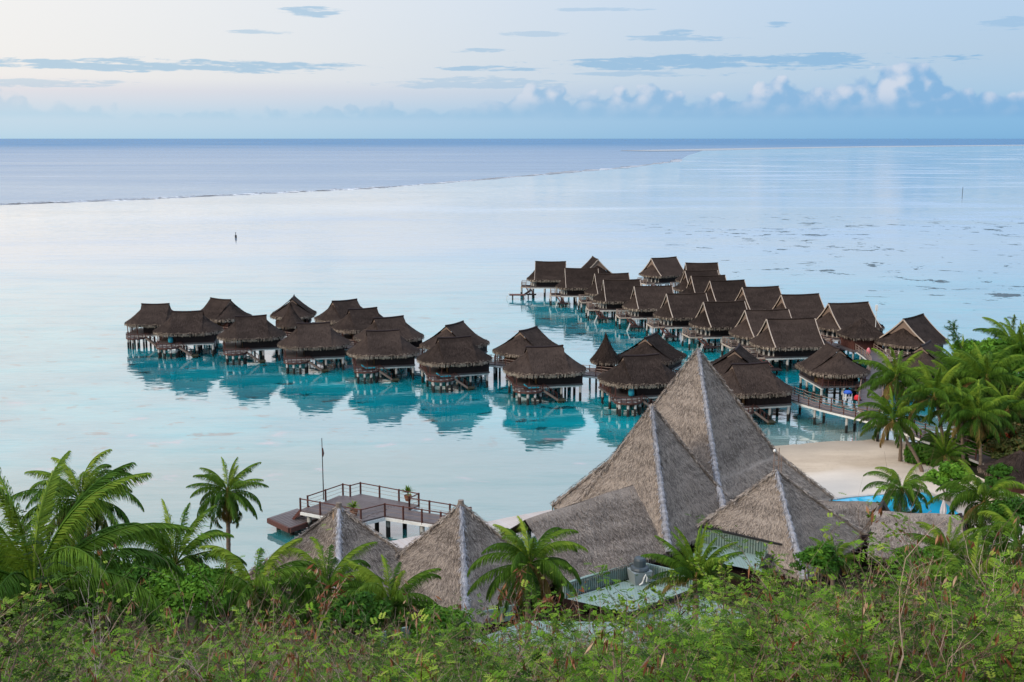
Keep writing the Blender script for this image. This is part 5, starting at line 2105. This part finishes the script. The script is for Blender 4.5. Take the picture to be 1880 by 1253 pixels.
def grow(segs, tips, p, d, length, r, depth, t):
    n = 3
    for i in range(n):
        d = d + np.array([rnd.gauss(0, 0.16), rnd.gauss(0, 0.16), rnd.gauss(0.02, 0.10)])
        d = d / np.linalg.norm(d)
        e = p + d * (length / n)
        r1 = r * 0.82
        segs.append((p, e, r, r1, t))
        p, r = e, r1
        tips.append((p, d, depth))
        if depth > 0 and rnd.random() < 0.75:
            a = rnd.uniform(0, 2 * PI)
            dd = d + 0.8 * np.array([math.cos(a), math.sin(a), rnd.uniform(-0.1, 0.5)])
            grow(segs, tips, p, dd / np.linalg.norm(dd), length * rnd.uniform(0.45, 0.7), r * 0.7, depth - 1, t)


def thicket():
    q = MB()
    segs, LP, LD, LT = [], [], [], []
    DP, DD, DT = [], [], []
    RP, RT = [], []
    ys_, count = [], 0
    while count < 1650:
        y = 11 + 37 * rnd.random() ** 0.85
        hx = 0.56 * y + 2.0
        x = rnd.uniform(-hx, hx)
        px = 940 + F_PX * x / (y * math.cos(PITCH) + 12 * math.sin(PITCH))
        gz = ground(x, y)
        top_ = CAM_H - y * math.tan(ceil_dep(px))
        room = top_ - gz
        if room < 0.7:
            continue
        count += 1
        h = min(4.2, room) * rnd.uniform(0.62, 1.0)
        if rnd.random() < 0.10:
            h *= 1.22
        # mix of vegetation: greener to the right and close by, drier on the left
        green = 0.19 + 0.26 * min(1, max(0, (px - 500) / 900)) + 0.25 * math.sin(x * 0.55 + 1.3) * math.sin(y * 0.5)
        dry = rnd.random() > green
        tone = rnd.uniform(0.05, 0.85)
        stems = rnd.randint(2, 4)
        tips = []
        for _ in range(stems):
            d = np.array([rnd.gauss(0, 0.32), rnd.gauss(0, 0.32), 1.0])
            grow(segs, tips, np.array([x + rnd.gauss(0, 0.12), y + rnd.gauss(0, 0.12), gz - 0.1]), d / np.linalg.norm(d), h * rnd.uniform(0.53, 0.74), 0.008 + 0.005 * h, 3 if dry else 2, rnd.uniform(0.15, 1.0 if dry else 0.7))
        for p, d, dep in tips:
            f = (p[2] - gz) / max(h, 0.3)
            if f < 0.3:
                continue
            k = rnd.random()
            nl = (1 if rnd.random() < 0.3 else 0) if dry else rnd.randint(3, 6)
            for _ in range(nl):
                a = rnd.uniform(0, 2 * PI)
                LP.append(p + np.array([rnd.gauss(0, 0.07), rnd.gauss(0, 0.07), rnd.gauss(0, 0.06)]))
                LD.append(np.array([math.cos(a), math.sin(a), rnd.uniform(-0.2, 0.7)]) + d * 0.3)
                LT.append(tone + rnd.gauss(0, 0.15))
            if rnd.random() < (0.05 if dry else 0.02):
                for _ in range(rnd.randint(2, 5)):
                    DP.append(p + np.array([rnd.gauss(0, 0.04), rnd.gauss(0, 0.04), 0]))
                    DD.append(np.array([rnd.gauss(0, 0.35), rnd.gauss(0, 0.35), -1.0]))
                    DT.append(rnd.random())
    LP, LD, LT = np.array(LP), np.array(LD), np.clip(np.array(LT), 0, 1)
    feather(q, LP, LD, LT, 0.115)
    twig_tubes(q, segs)
    # dead pods and curled leaves hanging in bunches
    DP, DD = np.array(DP), np.array(DD)
    DD /= np.linalg.norm(DD, axis=1)[:, None]
    S = np.cross(DD, rng.normal(0, 1, DD.shape))
    S /= np.linalg.norm(S, axis=1)[:, None]
    L = rng.uniform(0.08, 0.24, len(DP))[:, None]
    q.quads(np.stack([DP, DP + DD * L * 0.5 - S * 0.018, DP + DD * L, DP + DD * L * 0.5 + S * 0.018], 1), np.array(DT), 2)
    # low leafy undergrowth that hides the soil, darkened to paint in the thicket's self-shadow
    n = 60000
    y = 10 + 62 * rng.random(n)
    x = rng.uniform(-1, 1, n) * (0.52 * y + 3)
    gz = np.array([ground(a, b) for a, b in zip(x, y)])
    P = np.stack([x, y, gz + rng.uniform(0.0, 0.9, n)], 1)
    a = rng.uniform(0, 2 * PI, n)
    A = np.stack([np.cos(a), np.sin(a), rng.uniform(-0.3, 0.5, n)], 1)
    Bv = np.stack([-np.sin(a), np.cos(a), rng.uniform(-0.3, 0.5, n)], 1)
    s = rng.uniform(0.05, 0.13, n)[:, None]
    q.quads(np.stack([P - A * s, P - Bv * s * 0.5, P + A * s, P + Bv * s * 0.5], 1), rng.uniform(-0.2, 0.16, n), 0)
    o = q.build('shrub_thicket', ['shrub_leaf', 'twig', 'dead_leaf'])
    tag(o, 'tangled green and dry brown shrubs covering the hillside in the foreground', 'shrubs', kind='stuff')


thicket()


def sapling(px, py, Y, h, label, leaf, leafsize, n_per, tone, cat='shrub', name='sapling', dep=2, hang=False):
    """a shrub that stands out of the thicket, its top at the given place"""
    cx, cy, cz = at_y(px, py, Y)
    gz = cz - h
    root = tag(empty(name, (cx, cy, gz)), label, cat)
    segs, tips = [], []
    g0 = min(0.0, ground(cx, cy) - gz)
    for k in range(3):
        d = np.array([rnd.gauss(0, 0.22), rnd.gauss(0, 0.22), 1.0])
        grow(segs, tips, np.array([0.0, 0.0, 0.0]), d / np.linalg.norm(d), h * 0.85, 0.022, dep, rnd.uniform(0.4, 1.0))
    segs.append((np.array([0, 0, g0]), np.array([0, 0, 0.02]), 0.03, 0.026, 0.4))
    q = MB()
    twig_tubes(q, segs)
    q.build('branches', ['twig', 'twig'], root)
    arr, tt = [], []
    for p, d, _d in tips:
        if p[2] < h * 0.35:
            continue
        for _ in range(n_per if rnd.random() < 0.8 else 0):
            a = rnd.uniform(0, 2 * PI)
            A = np.array([math.cos(a), math.sin(a), rnd.uniform(-1.3, -0.3) if hang else rnd.uniform(-0.4, 0.6)])
            A /= np.linalg.norm(A)
            N = rng.normal(0, 1, 3)
            Bv = np.cross(A, N)
            Bv /= np.linalg.norm(Bv)
            s = leafsize * rnd.uniform(0.6, 1.3)
            wd = 0.22 if hang else 0.45
            c = p + A * s * 0.6 + rng.normal(0, 0.03, 3)
            arr.append([c - A * s, c - Bv * s * wd, c + A * s, c + Bv * s * wd])
            tt.append(min(1, max(0, tone + rnd.gauss(0, 0.22))))
    if arr:
        f = MB()
        f.quads(np.array(arr), np.array(tt))
        f.build('foliage', leaf, root)


SAP = [
    (575, 1085, 30, 1.6, 'dry sapling with hanging red-brown leaves below the bright arching palm', 'dead_leaf', 0.14, 2, 0.45, True),
    (515, 1170, 24, 1.2, 'sapling with curled rust-red leaves at the lower left centre', 'dead_leaf', 0.11, 2, 0.35, True),
    (745, 1110, 30, 1.7, 'thin pale sapling with a few shrivelled leaves below the low young palm', 'dead_leaf', 0.12, 1, 0.7, True),
    (955, 1085, 32, 1.5, 'dry sapling with bunched brown leaves at the foot of the glossy palm', 'dead_leaf', 0.12, 2, 0.3, True),
    (1070, 1105, 33, 1.5, 'sapling with brown pods and bright leaves left of the metal roof', 'dead_leaf', 0.11, 1, 0.5, True),
    (1690, 985, 34, 2.6, 'bare forked branches with a few red dead leaves before the right thatched wing', 'dead_leaf', 0.13, 1, 0.4, True),
    (1760, 1030, 30, 2.4, 'tall bare grey shrub before the low spreading palm at the right', 'dead_leaf', 0.10, 0, 0.4, True),
    (1850, 1000, 31, 2.4, 'bare grey branching shrub at the right edge', 'dead_leaf', 0.10, 0, 0.4, True),
    (1160, 1100, 34, 1.2, 'round-leaved bright shrub right in front of the metal roof', 'shrub_leaf', 0.075, 5, 0.75, False),
    (1245, 1075, 35, 1.3, 'round-leaved bright shrub below the upright spiky palm', 'shrub_leaf', 0.075, 5, 0.7, False),
    (1330, 1055, 35, 1.5, 'round-leaved bright shrub in front of the green gutter', 'shrub_leaf', 0.075, 5, 0.8, False),
    (1420, 1040, 36, 1.4, 'round-leaved shrub left of the small pyramid ridge foot', 'shrub_leaf', 0.075, 5, 0.65, False),
    (1610, 985, 40, 2.0, 'leafy vine-covered stem left of the right thatched wing', 'shrub_leaf', 0.09, 6, 0.6, False),
    (1110, 1150, 30, 1.3, 'round-leaved shrub on the slope left of the pale lower roof', 'shrub_leaf', 0.075, 5, 0.7, False),
    (1020, 1140, 30, 1.3, 'round-leaved shrub under the glossy full palm', 'shrub_leaf', 0.075, 5, 0.6, False),
]
for px, py, Y, h, lab, lf, ls, npr, tone, hang in SAP:
    sapling(px, py, Y, h, lab, lf, ls, npr, tone, hang=hang)

# ------------------------------------------------------------------ render settings
scene.view_settings.view_transform = 'Standard'
scene.view_settings.look = 'None'
scene.view_settings.exposure = 0
scene.view_settings.gamma = 1
scene.cycles.max_bounces = 5
scene.cycles.diffuse_bounces = 2
scene.cycles.glossy_bounces = 3
scene.cycles.transmission_bounces = 2
scene.cycles.caustics_reflective = False
scene.cycles.caustics_refractive = False
